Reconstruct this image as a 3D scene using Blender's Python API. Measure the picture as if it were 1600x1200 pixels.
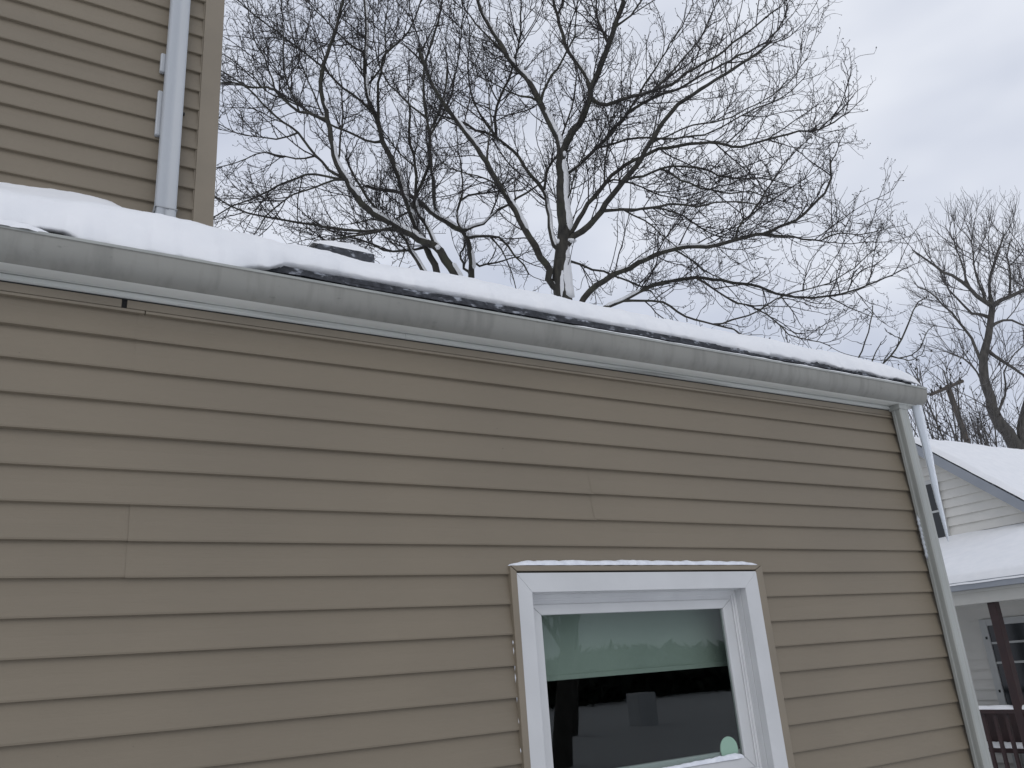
import bpy, math, random
import numpy as np
from mathutils import Matrix, Vector

for o in list(bpy.data.objects):
    bpy.data.objects.remove(o, do_unlink=True)
SC = bpy.context.scene
COL = SC.collection
RNG = np.random.default_rng(11)
random.seed(5)

# ------------------------------------------------------------------ camera
FPX = 1296.9
FW = np.array([0.501609, 0.800906, 0.327013])
RT = np.array([0.858310, -0.507999, -0.072402])
UP = np.array([-0.108135, -0.316996, 0.942242])
CAM = np.array([0.0, -2.5736, 2.1997])
cam = bpy.data.cameras.new('camera')
cam.sensor_width = 36.0
cam.lens = FPX / 1600 * 36.0
cam.clip_start = 0.05
cam.clip_end = 3000
camo = bpy.data.objects.new('camera', cam)
COL.objects.link(camo)
M4 = Matrix.Identity(4)
for i in range(3):
    M4[i][0] = RT[i]; M4[i][1] = UP[i]; M4[i][2] = -FW[i]; M4[i][3] = CAM[i]
camo.matrix_world = M4
SC.camera = camo

# ------------------------------------------------------------------ world: closed winter overcast
SUN_EL, SUN_AZ = math.radians(38), math.radians(205)
W = bpy.data.worlds.new('World')
SC.world = W
W.use_nodes = True
nt = W.node_tree
nt.nodes.clear()
wo = nt.nodes.new('ShaderNodeOutputWorld')
bg = nt.nodes.new('ShaderNodeBackground')
sky = nt.nodes.new('ShaderNodeTexSky')
sky.sky_type = 'NISHITA'
sky.sun_disc = False
sky.sun_elevation = SUN_EL
sky.sun_rotation = SUN_AZ
skym = nt.nodes.new('ShaderNodeVectorMath'); skym.operation = 'SCALE'; skym.inputs['Scale'].default_value = 0.1
tc = nt.nodes.new('ShaderNodeTexCoord')
mp = nt.nodes.new('ShaderNodeMapping'); mp.inputs['Scale'].default_value = (1.0, 1.0, 2.2); mp.inputs['Location'].default_value = (0.55, 0.1, 0.35)
nz = nt.nodes.new('ShaderNodeTexNoise'); nz.inputs['Scale'].default_value = 1.9; nz.inputs['Detail'].default_value = 4; nz.inputs['Roughness'].default_value = 0.48
cr = nt.nodes.new('ShaderNodeValToRGB')
cr.color_ramp.elements[0].position = 0.34; cr.color_ramp.elements[0].color = (0.51, 0.56, 0.69, 1)
cr.color_ramp.elements[1].position = 0.64; cr.color_ramp.elements[1].color = (0.90, 0.93, 1.0, 1)
mx = nt.nodes.new('ShaderNodeMix'); mx.data_type = 'RGBA'; mx.inputs['Factor'].default_value = 0.93
L = nt.links.new
L(tc.outputs['Generated'], mp.inputs['Vector']); L(mp.outputs['Vector'], nz.inputs['Vector'])
L(nz.outputs['Fac'], cr.inputs['Fac']); L(sky.outputs['Color'], skym.inputs[0])
L(skym.outputs['Vector'], mx.inputs['A']); L(cr.outputs['Color'], mx.inputs['B'])
L(mx.outputs['Result'], bg.inputs['Color']); bg.inputs['Strength'].default_value = 1.0
L(bg.outputs['Background'], wo.inputs['Surface'])

sun = bpy.data.lights.new('sun', 'SUN')
sun.energy = 0.55
sun.angle = math.radians(40)
sun.color = (1.0, 0.97, 0.93)
suno = bpy.data.objects.new('sun', sun)
COL.objects.link(suno)
sd = Vector((math.sin(SUN_AZ) * math.cos(SUN_EL), math.cos(SUN_AZ) * math.cos(SUN_EL), math.sin(SUN_EL)))
suno.rotation_euler = sd.to_track_quat('Z', 'Y').to_euler()
suno.location = sd * 40

SC.render.engine = 'CYCLES'
SC.view_settings.view_transform = 'Standard'
SC.view_settings.look = 'None'
SC.view_settings.exposure = 0.0
SC.view_settings.gamma = 1.0
SC.render.resolution_x = 1024
SC.render.resolution_y = 768
SC.cycles.max_bounces = 8
SC.cycles.transparent_max_bounces = 12

# ------------------------------------------------------------------ helpers
def tag(o, label=None, cat=None, group=None, kind=None):
    if label: o['label'] = label
    if cat: o['category'] = cat
    if group: o['group'] = group
    if kind: o['kind'] = kind
    return o

def link(name, me, mat, parent=None, smooth=False):
    if mat is not None and not me.materials:
        me.materials.append(mat)
    me.polygons.foreach_set('use_smooth', np.full(len(me.polygons), bool(smooth)))
    o = bpy.data.objects.new(name, me)
    COL.objects.link(o)
    if parent is not None:
        o.parent = parent
        o.matrix_parent_inverse = Matrix.Translation(-Vector(world_loc(parent)))
    return o

def world_loc(o):
    v = Vector(o.location)
    p = o.parent
    if p is not None and o.type == 'EMPTY':
        v = v
    return v if o.type == 'EMPTY' else Vector((0, 0, 0))

def empty(name, loc, parent=None):
    o = bpy.data.objects.new(name, None)
    o.empty_display_size = 0.2
    o.location = loc
    COL.objects.link(o)
    if parent is not None:
        o.parent = parent
        o.matrix_parent_inverse = Matrix.Translation(-Vector(world_loc(parent)))
    return o

def fast_mesh(name, V, Fq, tris=False):
    """numpy verts (n,3) and faces (m,k) -> mesh"""
    me = bpy.data.meshes.new(name)
    V = np.asarray(V, dtype=np.float32); Fq = np.asarray(Fq, dtype=np.int32)
    k = Fq.shape[1]
    me.vertices.add(len(V)); me.vertices.foreach_set('co', V.ravel())
    me.loops.add(Fq.size); me.loops.foreach_set('vertex_index', Fq.ravel())
    me.polygons.add(len(Fq))
    me.polygons.foreach_set('loop_start', np.arange(0, Fq.size, k, dtype=np.int32))
    me.polygons.foreach_set('loop_total', np.full(len(Fq), k, dtype=np.int32))
    me.update(calc_edges=True)
    me.validate()
    return me

class MB:
    def __init__(s):
        s.v = []; s.f = []
    def add(s, vs, fs):
        b = len(s.v); s.v += [tuple(map(float, p)) for p in vs]; s.f += [tuple(b + i for i in f) for f in fs]
        return s
    def box(s, x0, x1, y0, y1, z0, z1):
        return s.add([(x0, y0, z0), (x1, y0, z0), (x1, y1, z0), (x0, y1, z0), (x0, y0, z1), (x1, y0, z1), (x1, y1, z1), (x0, y1, z1)],
                     [(0, 3, 2, 1), (4, 5, 6, 7), (0, 1, 5, 4), (1, 2, 6, 5), (2, 3, 7, 6), (3, 0, 4, 7)])
    def prism(s, prof, axis, a, b):
        """closed profile; axis 'x': prof=(y,z), 'y': prof=(x,z), 'z': prof=(x,y)"""
        n = len(prof)
        def P(q, t):
            return {'x': (t, q[0], q[1]), 'y': (q[0], t, q[1]), 'z': (q[0], q[1], t)}[axis]
        vs = [P(q, a) for q in prof] + [P(q, b) for q in prof]
        fs = [(i, (i + 1) % n, n + (i + 1) % n, n + i) for i in range(n)]
        fs += [tuple(range(n))[::-1], tuple(range(n, 2 * n))]
        return s.add(vs, fs)
    def build(s, name, mat, parent=None, smooth=False, bevel=0.0, segs=2):
        me = bpy.data.meshes.new(name)
        me.from_pydata(s.v, [], s.f)
        import bmesh
        bm = bmesh.new(); bm.from_mesh(me)
        bmesh.ops.recalc_face_normals(bm, faces=bm.faces)
        if bevel > 0:
            bmesh.ops.bevel(bm, geom=[e for e in bm.edges], offset=bevel, segments=segs, affect='EDGES', profile=0.5, clamp_overlap=True)
        bm.to_mesh(me); bm.free()
        return link(name, me, mat, parent, smooth)

def vnoise(x, y, seed=0):
    """smooth lattice value noise, numpy, 0..1"""
    x = np.asarray(x, dtype=float); y = np.asarray(y, dtype=float)
    xi = np.floor(x).astype(np.int64); yi = np.floor(y).astype(np.int64)
    fx = x - xi; fy = y - yi
    fx = fx * fx * (3 - 2 * fx); fy = fy * fy * (3 - 2 * fy)
    def h(a, b):
        n = (a * 374761393 + b * 668265263 + seed * 982451653) & 0x7fffffff
        n = ((n ^ (n >> 13)) * 1274126177) & 0x7fffffff
        return ((n ^ (n >> 16)) & 0xffff) / 65535.0
    return (h(xi, yi) * (1 - fx) + h(xi + 1, yi) * fx) * (1 - fy) + (h(xi, yi + 1) * (1 - fx) + h(xi + 1, yi + 1) * fx) * fy

def fbm(x, y, seed=0, octv=3):
    s = 0; a = 0.5; t = 0
    for k in range(octv):
        s = s + a * vnoise(np.asarray(x) * 2 ** k, np.asarray(y) * 2 ** k, seed + k); t += a; a *= 0.5
    return s / t

def grid_mesh(name, P):
    """P (n,m,3) -> quad sheet"""
    n, m = P.shape[:2]
    idx = np.arange(n * m).reshape(n, m)
    Fq = np.stack([idx[:-1, :-1], idx[:-1, 1:], idx[1:, 1:], idx[1:, :-1]], -1).reshape(-1, 4)
    return fast_mesh(name, P.reshape(-1, 3), Fq)

# ------------------------------------------------------------------ materials
def mat(name, base, rough=0.6, var=None, vscale=6.0, vstretch=(1, 1, 1), bump=0.0, bscale=40.0, bstretch=(1, 1, 1), metal=0.0, spec=0.5, lo=0.35, hi=0.65, detail=4, extra=None):
    m = bpy.data.materials.new(name); m.use_nodes = True
    t = m.node_tree; b = t.nodes['Principled BSDF']
    b.inputs['Base Color'].default_value = (*base, 1); b.inputs['Roughness'].default_value = rough
    b.inputs['Metallic'].default_value = metal; b.inputs['Specular IOR Level'].default_value = spec
    c = t.nodes.new('ShaderNodeTexCoord')
    def noise(sc, st, det=detail):
        mpn = t.nodes.new('ShaderNodeMapping'); mpn.inputs['Scale'].default_value = st
        n = t.nodes.new('ShaderNodeTexNoise'); n.inputs['Scale'].default_value = sc; n.inputs['Detail'].default_value = det
        t.links.new(c.outputs['Object'], mpn.inputs['Vector']); t.links.new(mpn.outputs['Vector'], n.inputs['Vector'])
        return n
    col = None
    if var is not None:
        n = noise(vscale, vstretch)
        r = t.nodes.new('ShaderNodeValToRGB')
        r.color_ramp.elements[0].position = lo; r.color_ramp.elements[0].color = (*var, 1)
        r.color_ramp.elements[1].position = hi; r.color_ramp.elements[1].color = (*base, 1)
        t.links.new(n.outputs['Fac'], r.inputs['Fac'])
        col = r.outputs['Color']
    for (c2, sc, st, l2, h2, strength) in (extra or []):
        n = noise(sc, st, 6)
        r = t.nodes.new('ShaderNodeMapRange'); r.inputs['From Min'].default_value = l2; r.inputs['From Max'].default_value = h2
        r.inputs['To Max'].default_value = strength
        t.links.new(n.outputs['Fac'], r.inputs['Value'])
        mx = t.nodes.new('ShaderNodeMix'); mx.data_type = 'RGBA'
        t.links.new(r.outputs['Result'], mx.inputs['Factor'])
        if col is None: mx.inputs['A'].default_value = (*base, 1)
        else: t.links.new(col, mx.inputs['A'])
        mx.inputs['B'].default_value = (*c2, 1)
        col = mx.outputs['Result']
    if col is not None:
        t.links.new(col, b.inputs['Base Color'])
    if bump > 0:
        n = noise(bscale, bstretch)
        bn = t.nodes.new('ShaderNodeBump'); bn.inputs['Strength'].default_value = bump; bn.inputs['Distance'].default_value = 0.004
        t.links.new(n.outputs['Fac'], bn.inputs['Height']); t.links.new(bn.outputs['Normal'], b.inputs['Normal'])
    return m

MT = {}
MT['siding'] = mat('vinyl_siding', (0.206, 0.173, 0.126), 0.55, (0.185, 0.156, 0.115), 1.1, (1, 1, 1.4), 0.22, 60, (0.25, 1, 3.0), spec=0.35,
                   extra=[((0.158, 0.132, 0.096), 5.0, (0.35, 1, 2.0), 0.58, 0.80, 0.30), ((0.06, 0.05, 0.04), 30.0, (1, 1, 1), 0.755, 0.78, 0.6)])
MT['trim_beige'] = mat('trim_beige', (0.222, 0.186, 0.136), 0.5, (0.196, 0.165, 0.121), 4, bump=0.08)
MT['white'] = mat('white_vinyl', (0.565, 0.57, 0.57), 0.42, (0.525, 0.53, 0.53), 5, bump=0.05, bscale=25)
MT['white_lifted'] = mat('white_vinyl_track_lifted', (0.66, 0.665, 0.665), 0.5, (0.60, 0.605, 0.61), 6, (1, 1, 1), bump=0.03)  # vinyl white raised in colour to offset shade on the stepped frames
MT['fascia'] = mat('painted_fascia', (0.58, 0.59, 0.555), 0.5, (0.49, 0.50, 0.47), 3, (0.4, 1, 2), 0.06, 30, (0.3, 1, 1),
                   extra=[((0.13, 0.13, 0.12), 9.0, (0.12, 1, 5.0), 0.55, 0.72, 0.7)])
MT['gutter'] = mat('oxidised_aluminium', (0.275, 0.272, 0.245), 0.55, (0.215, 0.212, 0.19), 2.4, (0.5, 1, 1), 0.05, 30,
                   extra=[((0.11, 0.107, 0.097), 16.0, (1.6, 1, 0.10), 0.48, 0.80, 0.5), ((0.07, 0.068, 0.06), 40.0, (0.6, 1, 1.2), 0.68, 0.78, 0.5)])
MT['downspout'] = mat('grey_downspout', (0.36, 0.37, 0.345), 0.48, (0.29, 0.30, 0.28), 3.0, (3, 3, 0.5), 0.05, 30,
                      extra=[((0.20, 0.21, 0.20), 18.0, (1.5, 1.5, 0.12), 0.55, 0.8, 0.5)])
MT['downspout_white'] = mat('white_downspout', (0.42, 0.44, 0.46), 0.4, (0.38, 0.40, 0.42), 3.0, (2, 2, 0.4), 0.03, 20)
MT['shingle'] = mat('asphalt_shingle', (0.060, 0.064, 0.074), 0.9, (0.025, 0.027, 0.032), 45, bump=0.6, bscale=90,
                    extra=[((0.55, 0.58, 0.64), 34.0, (0.6, 1, 1), 0.56, 0.68, 0.6)])
MT['gutter_under'] = mat('gutter_underside_lit', (0.72, 0.73, 0.69), 0.5, (0.62, 0.63, 0.595), 3, (0.4, 1, 2), 0.06, 30,
                   extra=[((0.18, 0.18, 0.165), 11.0, (0.15, 3.0, 1), 0.60, 0.76, 0.6)])  # lighter than the face: snow bounce from below is put into the colour
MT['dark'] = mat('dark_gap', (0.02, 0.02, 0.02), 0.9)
MT['metal'] = mat('galvanised_strap', (0.30, 0.31, 0.32), 0.45, metal=0.4)
MT['snow'] = mat('snow', (0.83, 0.835, 0.845), 0.75, (0.79, 0.80, 0.815), 7, bump=0.35, bscale=38, spec=0.2)
MT['snowfine'] = mat('thin_snow', (0.80, 0.82, 0.86), 0.8, (0.68, 0.70, 0.75), 30, bump=0.6, bscale=110, spec=0.2)
MT['bark'] = mat('bark', (0.060, 0.056, 0.046), 0.92, (0.030, 0.029, 0.026), 14, (1, 1, 0.4), 0.7, 40, (1, 1, 0.3),
                 extra=[((0.075, 0.082, 0.052), 5.0, (1, 1, 1), 0.52, 0.72, 0.55)])
MT['twig'] = mat('twig_bark', (0.040, 0.036, 0.034), 0.9, (0.028, 0.024, 0.024), 9)
MT['bark_grey'] = mat('grey_bark', (0.095, 0.088, 0.078), 0.92, (0.055, 0.052, 0.047), 10, (1, 1, 0.4), 0.6, 30)  # grey bark, paled further so distance fade sits in the colour
MT['twig_grey'] = mat('grey_twig_bark', (0.090, 0.083, 0.080), 0.9)  # twig grey also lightened to paint in far haze
MT['seed'] = mat('dry_seed_head', (0.020, 0.016, 0.014), 0.95)
MT['pole'] = mat('weathered_pole_wood', (0.105, 0.085, 0.068), 0.9, (0.06, 0.05, 0.04), 6, (1, 1, 0.2), 0.3, 20)
MT['nwhite'] = mat('neighbour_white_siding', (0.68, 0.665, 0.62), 0.55, (0.62, 0.61, 0.57), 2, bump=0.05,
                   extra=[((0.20, 0.20, 0.15), 4.0, (1, 0.5, 3.0), 0.66, 0.80, 0.5)])
MT['ngrey'] = mat('grey_rake_trim', (0.29, 0.31, 0.34), 0.5, (0.25, 0.27, 0.30), 2)
MT['nbeam'] = mat('porch_beam_paint', (0.50, 0.495, 0.455), 0.55, (0.45, 0.445, 0.41), 2)
MT['red'] = mat('dark_red_paint', (0.030, 0.010, 0.009), 0.5, (0.020, 0.007, 0.007), 5, bump=0.1)
MT['ndoor'] = mat('porch_door_white', (0.47, 0.48, 0.47), 0.5)
MT['foundation'] = mat('concrete_foundation', (0.30, 0.29, 0.27), 0.9, (0.22, 0.21, 0.2), 5, bump=0.3)
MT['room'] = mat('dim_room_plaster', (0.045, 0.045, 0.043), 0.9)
MT['shade'] = mat('roller_blind_fabric', (0.36, 0.40, 0.36), 0.85, (0.32, 0.36, 0.325), 3, bump=0.1, bscale=200)
MT['disc'] = mat('pale_green_disc', (0.62, 0.80, 0.68), 0.5)
MT['hedge'] = mat('evergreen_foliage', (0.030, 0.040, 0.026), 0.9, (0.012, 0.017, 0.012), 3)
MT['plaster'] = mat('white_metal_box', (0.72, 0.74, 0.76), 0.5)
MT['caulk'] = mat('white_caulk', (0.62, 0.63, 0.62), 0.6)

def glass_mat(name, tint, refl=1.0, wob=0.0):
    m = bpy.data.materials.new(name); m.use_nodes = True
    t = m.node_tree; t.nodes.clear()
    out = t.nodes.new('ShaderNodeOutputMaterial'); mxs = t.nodes.new('ShaderNodeMixShader')
    fr = t.nodes.new('ShaderNodeLayerWeight'); fr.inputs['Blend'].default_value = 0.5
    pw = t.nodes.new('ShaderNodeMath'); pw.operation = 'POWER'; pw.inputs[1].default_value = 5.0
    ma = t.nodes.new('ShaderNodeMath'); ma.operation = 'MULTIPLY_ADD'; ma.inputs[1].default_value = 0.96; ma.inputs[2].default_value = 0.04
    t.links.new(fr.outputs['Facing'], pw.inputs[0]); t.links.new(pw.outputs[0], ma.inputs[0])
    ml = t.nodes.new('ShaderNodeMath'); ml.operation = 'MULTIPLY'; ml.inputs[1].default_value = refl; ml.use_clamp = True
    tr = t.nodes.new('ShaderNodeBsdfTransparent'); tr.inputs['Color'].default_value = (*tint, 1)
    gl = t.nodes.new('ShaderNodeBsdfGlossy'); gl.inputs['Roughness'].default_value = 0.012
    if wob > 0:
        c = t.nodes.new('ShaderNodeTexCoord'); n = t.nodes.new('ShaderNodeTexNoise'); n.inputs['Scale'].default_value = 3.0; n.inputs['Detail'].default_value = 1
        b = t.nodes.new('ShaderNodeBump'); b.inputs['Strength'].default_value = wob; b.inputs['Distance'].default_value = 0.002
        t.links.new(c.outputs['Object'], n.inputs['Vector']); t.links.new(n.outputs['Fac'], b.inputs['Height']); t.links.new(b.outputs['Normal'], gl.inputs['Normal'])
    t.links.new(ma.outputs[0], ml.inputs[0]); t.links.new(ml.outputs[0], mxs.inputs['Fac'])
    t.links.new(tr.outputs['BSDF'], mxs.inputs[1]); t.links.new(gl.outputs['BSDF'], mxs.inputs[2])
    t.links.new(mxs.outputs['Shader'], out.inputs['Surface'])
    return m
MT['glass'] = glass_mat('window_glass', (0.83, 0.87, 0.85), 0.95, 0.06)
MT['nglass'] = glass_mat('neighbour_glass', (0.6, 0.66, 0.64), 2.0)
MT['nglassdark'] = mat('dark_window_glass', (0.012, 0.015, 0.018), 0.08)
ice = bpy.data.materials.new('cloudy_ice'); ice.use_nodes = True
b = ice.node_tree.nodes['Principled BSDF']
b.inputs['Base Color'].default_value = (0.68, 0.72, 0.76, 1); b.inputs['Roughness'].default_value = 0.28
b.inputs['Transmission Weight'].default_value = 0.35; b.inputs['IOR'].default_value = 1.31
MT['ice'] = ice

# ================================================================== GROUND
gx = np.concatenate([-np.geomspace(1500, 30, 14), np.linspace(-28, 40, 86), np.geomspace(45, 1500, 14)])
gy = np.concatenate([-np.geomspace(1500, 45, 14), np.linspace(-42, 40, 104), np.geomspace(45, 1500, 14)])
GX, GY = np.meshgrid(gx, gy, indexing='ij')
far = np.clip((np.hypot(GX, GY) - 45) / 60, 0, 1)
GZ = (fbm(GX * 0.35, GY * 0.35, 3, 4) - 0.5) * 0.22 * (1 - far) - 0.02
me = grid_mesh('snow_covered_ground', np.stack([GX, GY, GZ], -1))
g = link('ground', me, MT['snow'], None, True)
tag(g, 'snow covered ground of the yard around the houses', 'ground', kind='structure')

# ================================================================== HOUSE (main block + low wing)
house = empty('house', (0.5, 1.0, 0.0))
tag(house, 'tan vinyl sided house with low snow topped wing, grey gutter and white window', 'house')
S4 = 0.1016
Z0 = 3.235
XL, XR = -3.0, 4.08
WX0, WX1 = 1.545, 2.775          # outer edge of the window channel
WZ1, WZ0 = 2.553, 1.30

def panel(x0, x1, z0, z1, zlines, yface, zlo=None, zhi=None, seed=0, parent=house):
    """lap siding: list of butt heights (descending) within [z0,z1]; profile swept along x with slight waviness"""
    prof = []
    for (zb, zt, proud) in zlines:          # from the top course down
        prof += [(-0.0022, zt), (-proud * 0.42, zb + (zt - zb) * 0.55), (-proud * 0.86, zb + 0.016), (-proud, zb + 0.006), (-proud + 0.0012, zb + 0.0008), (-0.0025, zb)]
    if zlo is not None:
        prof = [(y, max(z, zlo)) for y, z in prof]
    if zhi is not None:
        prof = [(y, min(z, zhi)) for y, z in prof]
    prof = np.array(prof)
    nx = max(2, int((x1 - x0) / 0.09) + 1)
    xs = np.linspace(x0, x1, nx)
    X, K = np.meshgrid(xs, np.arange(len(prof)), indexing='ij')
    wob = (fbm(X * 1.3 + seed * 7.1, K * 0.0 + seed, 5, 2) - 0.5) * 0.0045 + (fbm(X * 5 + seed * 3, prof[K, 1] * 9, 9, 2) - 0.5) * 0.0012
    sag = (fbm(X * 0.6 + seed * 2.3, K * 0 + 3.7 + seed, 8, 2) - 0.5) * 0.005
    keep = np.abs(prof[K, 0]) > 0.003
    Y = yface + prof[K, 0] + wob * keep - 0.0006
    Z = prof[K, 1] + sag * keep
    if zlo is not None: Z = np.maximum(Z, zlo)
    if zhi is not None: Z = np.minimum(Z, zhi)
    me = grid_mesh('siding_panel', np.stack([X, Y, Z], -1)[:, ::-1])
    o = link('siding_panel', me, MT['siding'], parent, False)
    return o

def zl(i): return Z0 - i * S4
seams = {0: [0.283], 1: [-0.9], 2: [1.94], 3: [0.303], 4: [-1.2], 5: [-2.2], 6: [-0.4], 7: [1.1], 8: [3.0], 9: [-1.6], 10: [0.6], 11: [2.2], 12: [0.2], 13: [1.4]}
for k in range(0, 14):
    b_i = 1 + 2 * k
    zb, zm = zl(b_i), zl(b_i - 1)
    zt = zl(b_i - 2) if k > 0 else Z0 + 0.094
    lines = [(zm, zt + 0.004, 0.0158), (zb, zm + 0.0005, 0.0172)]
    xs = [XL] + seams[k] + [XR]
    for a, c in zip(xs[:-1], xs[1:]):
        yf = (-0.0009 if k == 2 else -0.0019) if a in seams[k] else 0.0
        segs = []
        if zb < WZ1 and zt > WZ0:
            if a < WX0: segs.append((a, min(c, WX0 + 0.004), None, None))
            if c > WX1: segs.append((max(a, WX1 - 0.004), c, None, None))
            if zt > WZ1 and c > WX0 and a < WX1:
                segs.append((max(a, WX0 + 0.004), min(c, WX1 - 0.004), WZ1 - 0.01, None))
            if zb < WZ0 and c > WX0 and a < WX1:
                segs.append((max(a, WX0 + 0.004), min(c, WX1 - 0.004), None, WZ0 + 0.01))
        else:
            segs.append((a, c, None, None))
        for (s0, s1, lo, hi) in segs:
            if s1 - s0 > 0.02:
                panel(s0 - (0.012 if s0 == a and a in seams[k] else 0), s1, zb, zt, lines, yf, lo, hi, seed=k * 3 + int(a > 0))
# small nail heads / specks in the laps
# sheathing behind the siding, with the window opening
mb = MB()
mb.box(XL, WX0 + 0.05, 0.004, 0.11, 0.3, 3.42); mb.box(WX1 - 0.05, XR - 0.002, 0.0042, 0.11, 0.3, 3.42)
mb.box(WX0 + 0.05, WX1 - 0.05, 0.0044, 0.11, WZ1 - 0.05, 3.42); mb.box(WX0 + 0.05, WX1 - 0.05, 0.0044, 0.11, 0.3, WZ0 + 0.05)
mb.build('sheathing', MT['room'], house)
MB().box(XL, XR - 0.02, 0.01, 4.0, -0.1, 0.36).build('foundation', MT['foundation'], house)
# end and rear walls of the wing, ceiling and floor
mb = MB()
mb.prism([(0.003, 0.3), (4.0, 0.3), (4.0, 3.5), (2.0, 4.45), (0.003, 3.46)], 'x', XR - 0.1, XR)
mb.box(XL, XR - 0.1, 3.9, 4.0, 0.3, 3.5)
mb.build('end_wall', MT['siding'], house)
mb = MB()
mb.add([(XL, .11, .6), (XR - .1, .11, .6), (XR - .1, 3.9, .6), (XL, 3.9, .6)], [(0, 1, 2, 3)])
mb.add([(XL, .11, 3.2), (XR - .1, .11, 3.2), (XR - .1, 3.9, 3.2), (XL, 3.9, 3.2)], [(0, 1, 2, 3)])
mb.add([(XL, .11, .6), (XL, 3.9, .6), (XL, 3.9, 3.2), (XL, .11, 3.2)], [(0, 1, 2, 3)])
mb.add([(XL, 3.89, .6), (XR - .1, 3.89, .6), (XR - .1, 3.89, 3.2), (XL, 3.89, 3.2)], [(0, 1, 2, 3)])
mb.add([(XR - .11, .11, .6), (XR - .11, 3.9, .6), (XR - .11, 3.9, 3.2), (XR - .11, .11, 3.2)], [(0, 1, 2, 3)])
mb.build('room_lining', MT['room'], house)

# frieze strip under the eave, with channel line
FX0, FX1 = XL, 4.06
mb = MB()
for a, c in ((FX0, 0.222), (0.237, FX1)):
    mb.prism([(-0.0165, 3.334), (-0.0165, 3.3615), (0.002, 3.3615), (0.002, 3.334)], 'x', a, c)
mb.build('frieze_strip', MT['trim_beige'], house, bevel=0.002)
mb = MB()
for a, c in ((FX0, 0.288), (0.291, FX1)):
    mb.prism([(-0.0195, 3.3225), (-0.0195, 3.3315), (0.001, 3.3315), (0.001, 3.3225)], 'x', a, c)
mb.build('channel_trim', MT['trim_beige'], house, bevel=0.0012)
MB().box(0.215, 0.245, -0.0085, 0.001, 3.3335, 3.362).build('trim_gap', MT['dark'], house)
# fascia: two lengths with a hairline joint, thin drip ridge
mb = MB()
for a, c in ((FX0, 1.158), (1.1595, FX1)):
    mb.prism([(-0.020, 3.366), (-0.026, 3.368), (-0.026, 3.382), (-0.0225, 3.386), (-0.0225, 3.478), (0.003, 3.478), (0.003, 3.366)], 'x', a, c)
mb.build('fascia', MT['fascia'], house)
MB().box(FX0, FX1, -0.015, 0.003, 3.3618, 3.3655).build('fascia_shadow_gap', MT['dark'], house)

# K-style gutter
GX0, GX1 = XL, 4.125
gp = [(-0.024, 3.476), (-0.024, 3.3875), (-0.030, 3.384), (-0.088, 3.384), (-0.0925, 3.3850), (-0.0985, 3.3885), (-0.106, 3.3935), (-0.114, 3.3995), (-0.1215, 3.407),
      (-0.128, 3.416), (-0.1325, 3.4265), (-0.1355, 3.438), (-0.1375, 3.450), (-0.1385, 3.4655), (-0.1425, 3.4680), (-0.1425, 3.4755), (-0.1385, 3.4785), (-0.1285, 3.4785), (-0.1285, 3.4745), (-0.137, 3.4735)]
xs = np.linspace(GX0, GX1, 120)
gpa = np.array(gp)
X, K = np.meshgrid(xs, np.arange(len(gp)), indexing='ij')
wz = (fbm(X * 0.9, X * 0 + 2.2, 21, 2) - 0.5) * 0.010 - 0.0015 * X
wy = (fbm(X * 2.2, K * 0.15, 22, 2) - 0.5) * 0.004
frontm = (gpa[K, 0] < -0.09)
wz = wz * np.clip((-gpa[K, 0] - 0.03) / 0.1, 0, 1)
me = grid_mesh('gutter', np.stack([X, gpa[K, 0] + wy * frontm, gpa[K, 1] + wz], -1))
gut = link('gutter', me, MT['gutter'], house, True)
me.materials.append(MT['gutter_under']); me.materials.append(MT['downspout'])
mi = np.zeros((len(xs) - 1, len(gp) - 1), dtype=np.int32); mi[:, :4] = 1; mi[:, 14:17] = 2  # lip is the same metal; lighter material paints in its sky highlight
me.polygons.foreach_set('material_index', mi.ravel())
sm = gut.modifiers.new('edges', 'EDGE_SPLIT'); sm.split_angle = math.radians(40)
gut['label'] = 'long dull grey gutter with curved face'
# end cap (flat, profile shaped) with a small rim
zc = (float(fbm(np.array([GX1 * 0.9]), np.array([2.2]), 21, 2)[0]) - 0.5) * 0.010 - 0.0015 * GX1
capp = [(y, z + zc * min(1, max(0, (-y - 0.03) / 0.1))) for y, z in gp[:18]] + [(-0.024, 3.4785)]
cap = MB().prism(capp, 'x', GX1, GX1 + 0.003).build('end_cap', MT['gutter'], gut)
# gutter joint band
jb = np.array(gp[2:15]); jx = 2.62
J = np.stack([np.stack([np.full(len(jb), x), jb[:, 0] - 0.0018, jb[:, 1] - 0.0012 + (float(fbm(np.array([jx * .9]), np.array([2.2]), 21, 2)[0]) - .5) * 0.01 * np.clip((-jb[:, 0] - .03) / .1, 0, 1) - 0.0015 * jx * np.clip((-jb[:, 0] - .03) / .1, 0, 1)], -1) for x in (jx - 0.002, jx + 0.002)])

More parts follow.
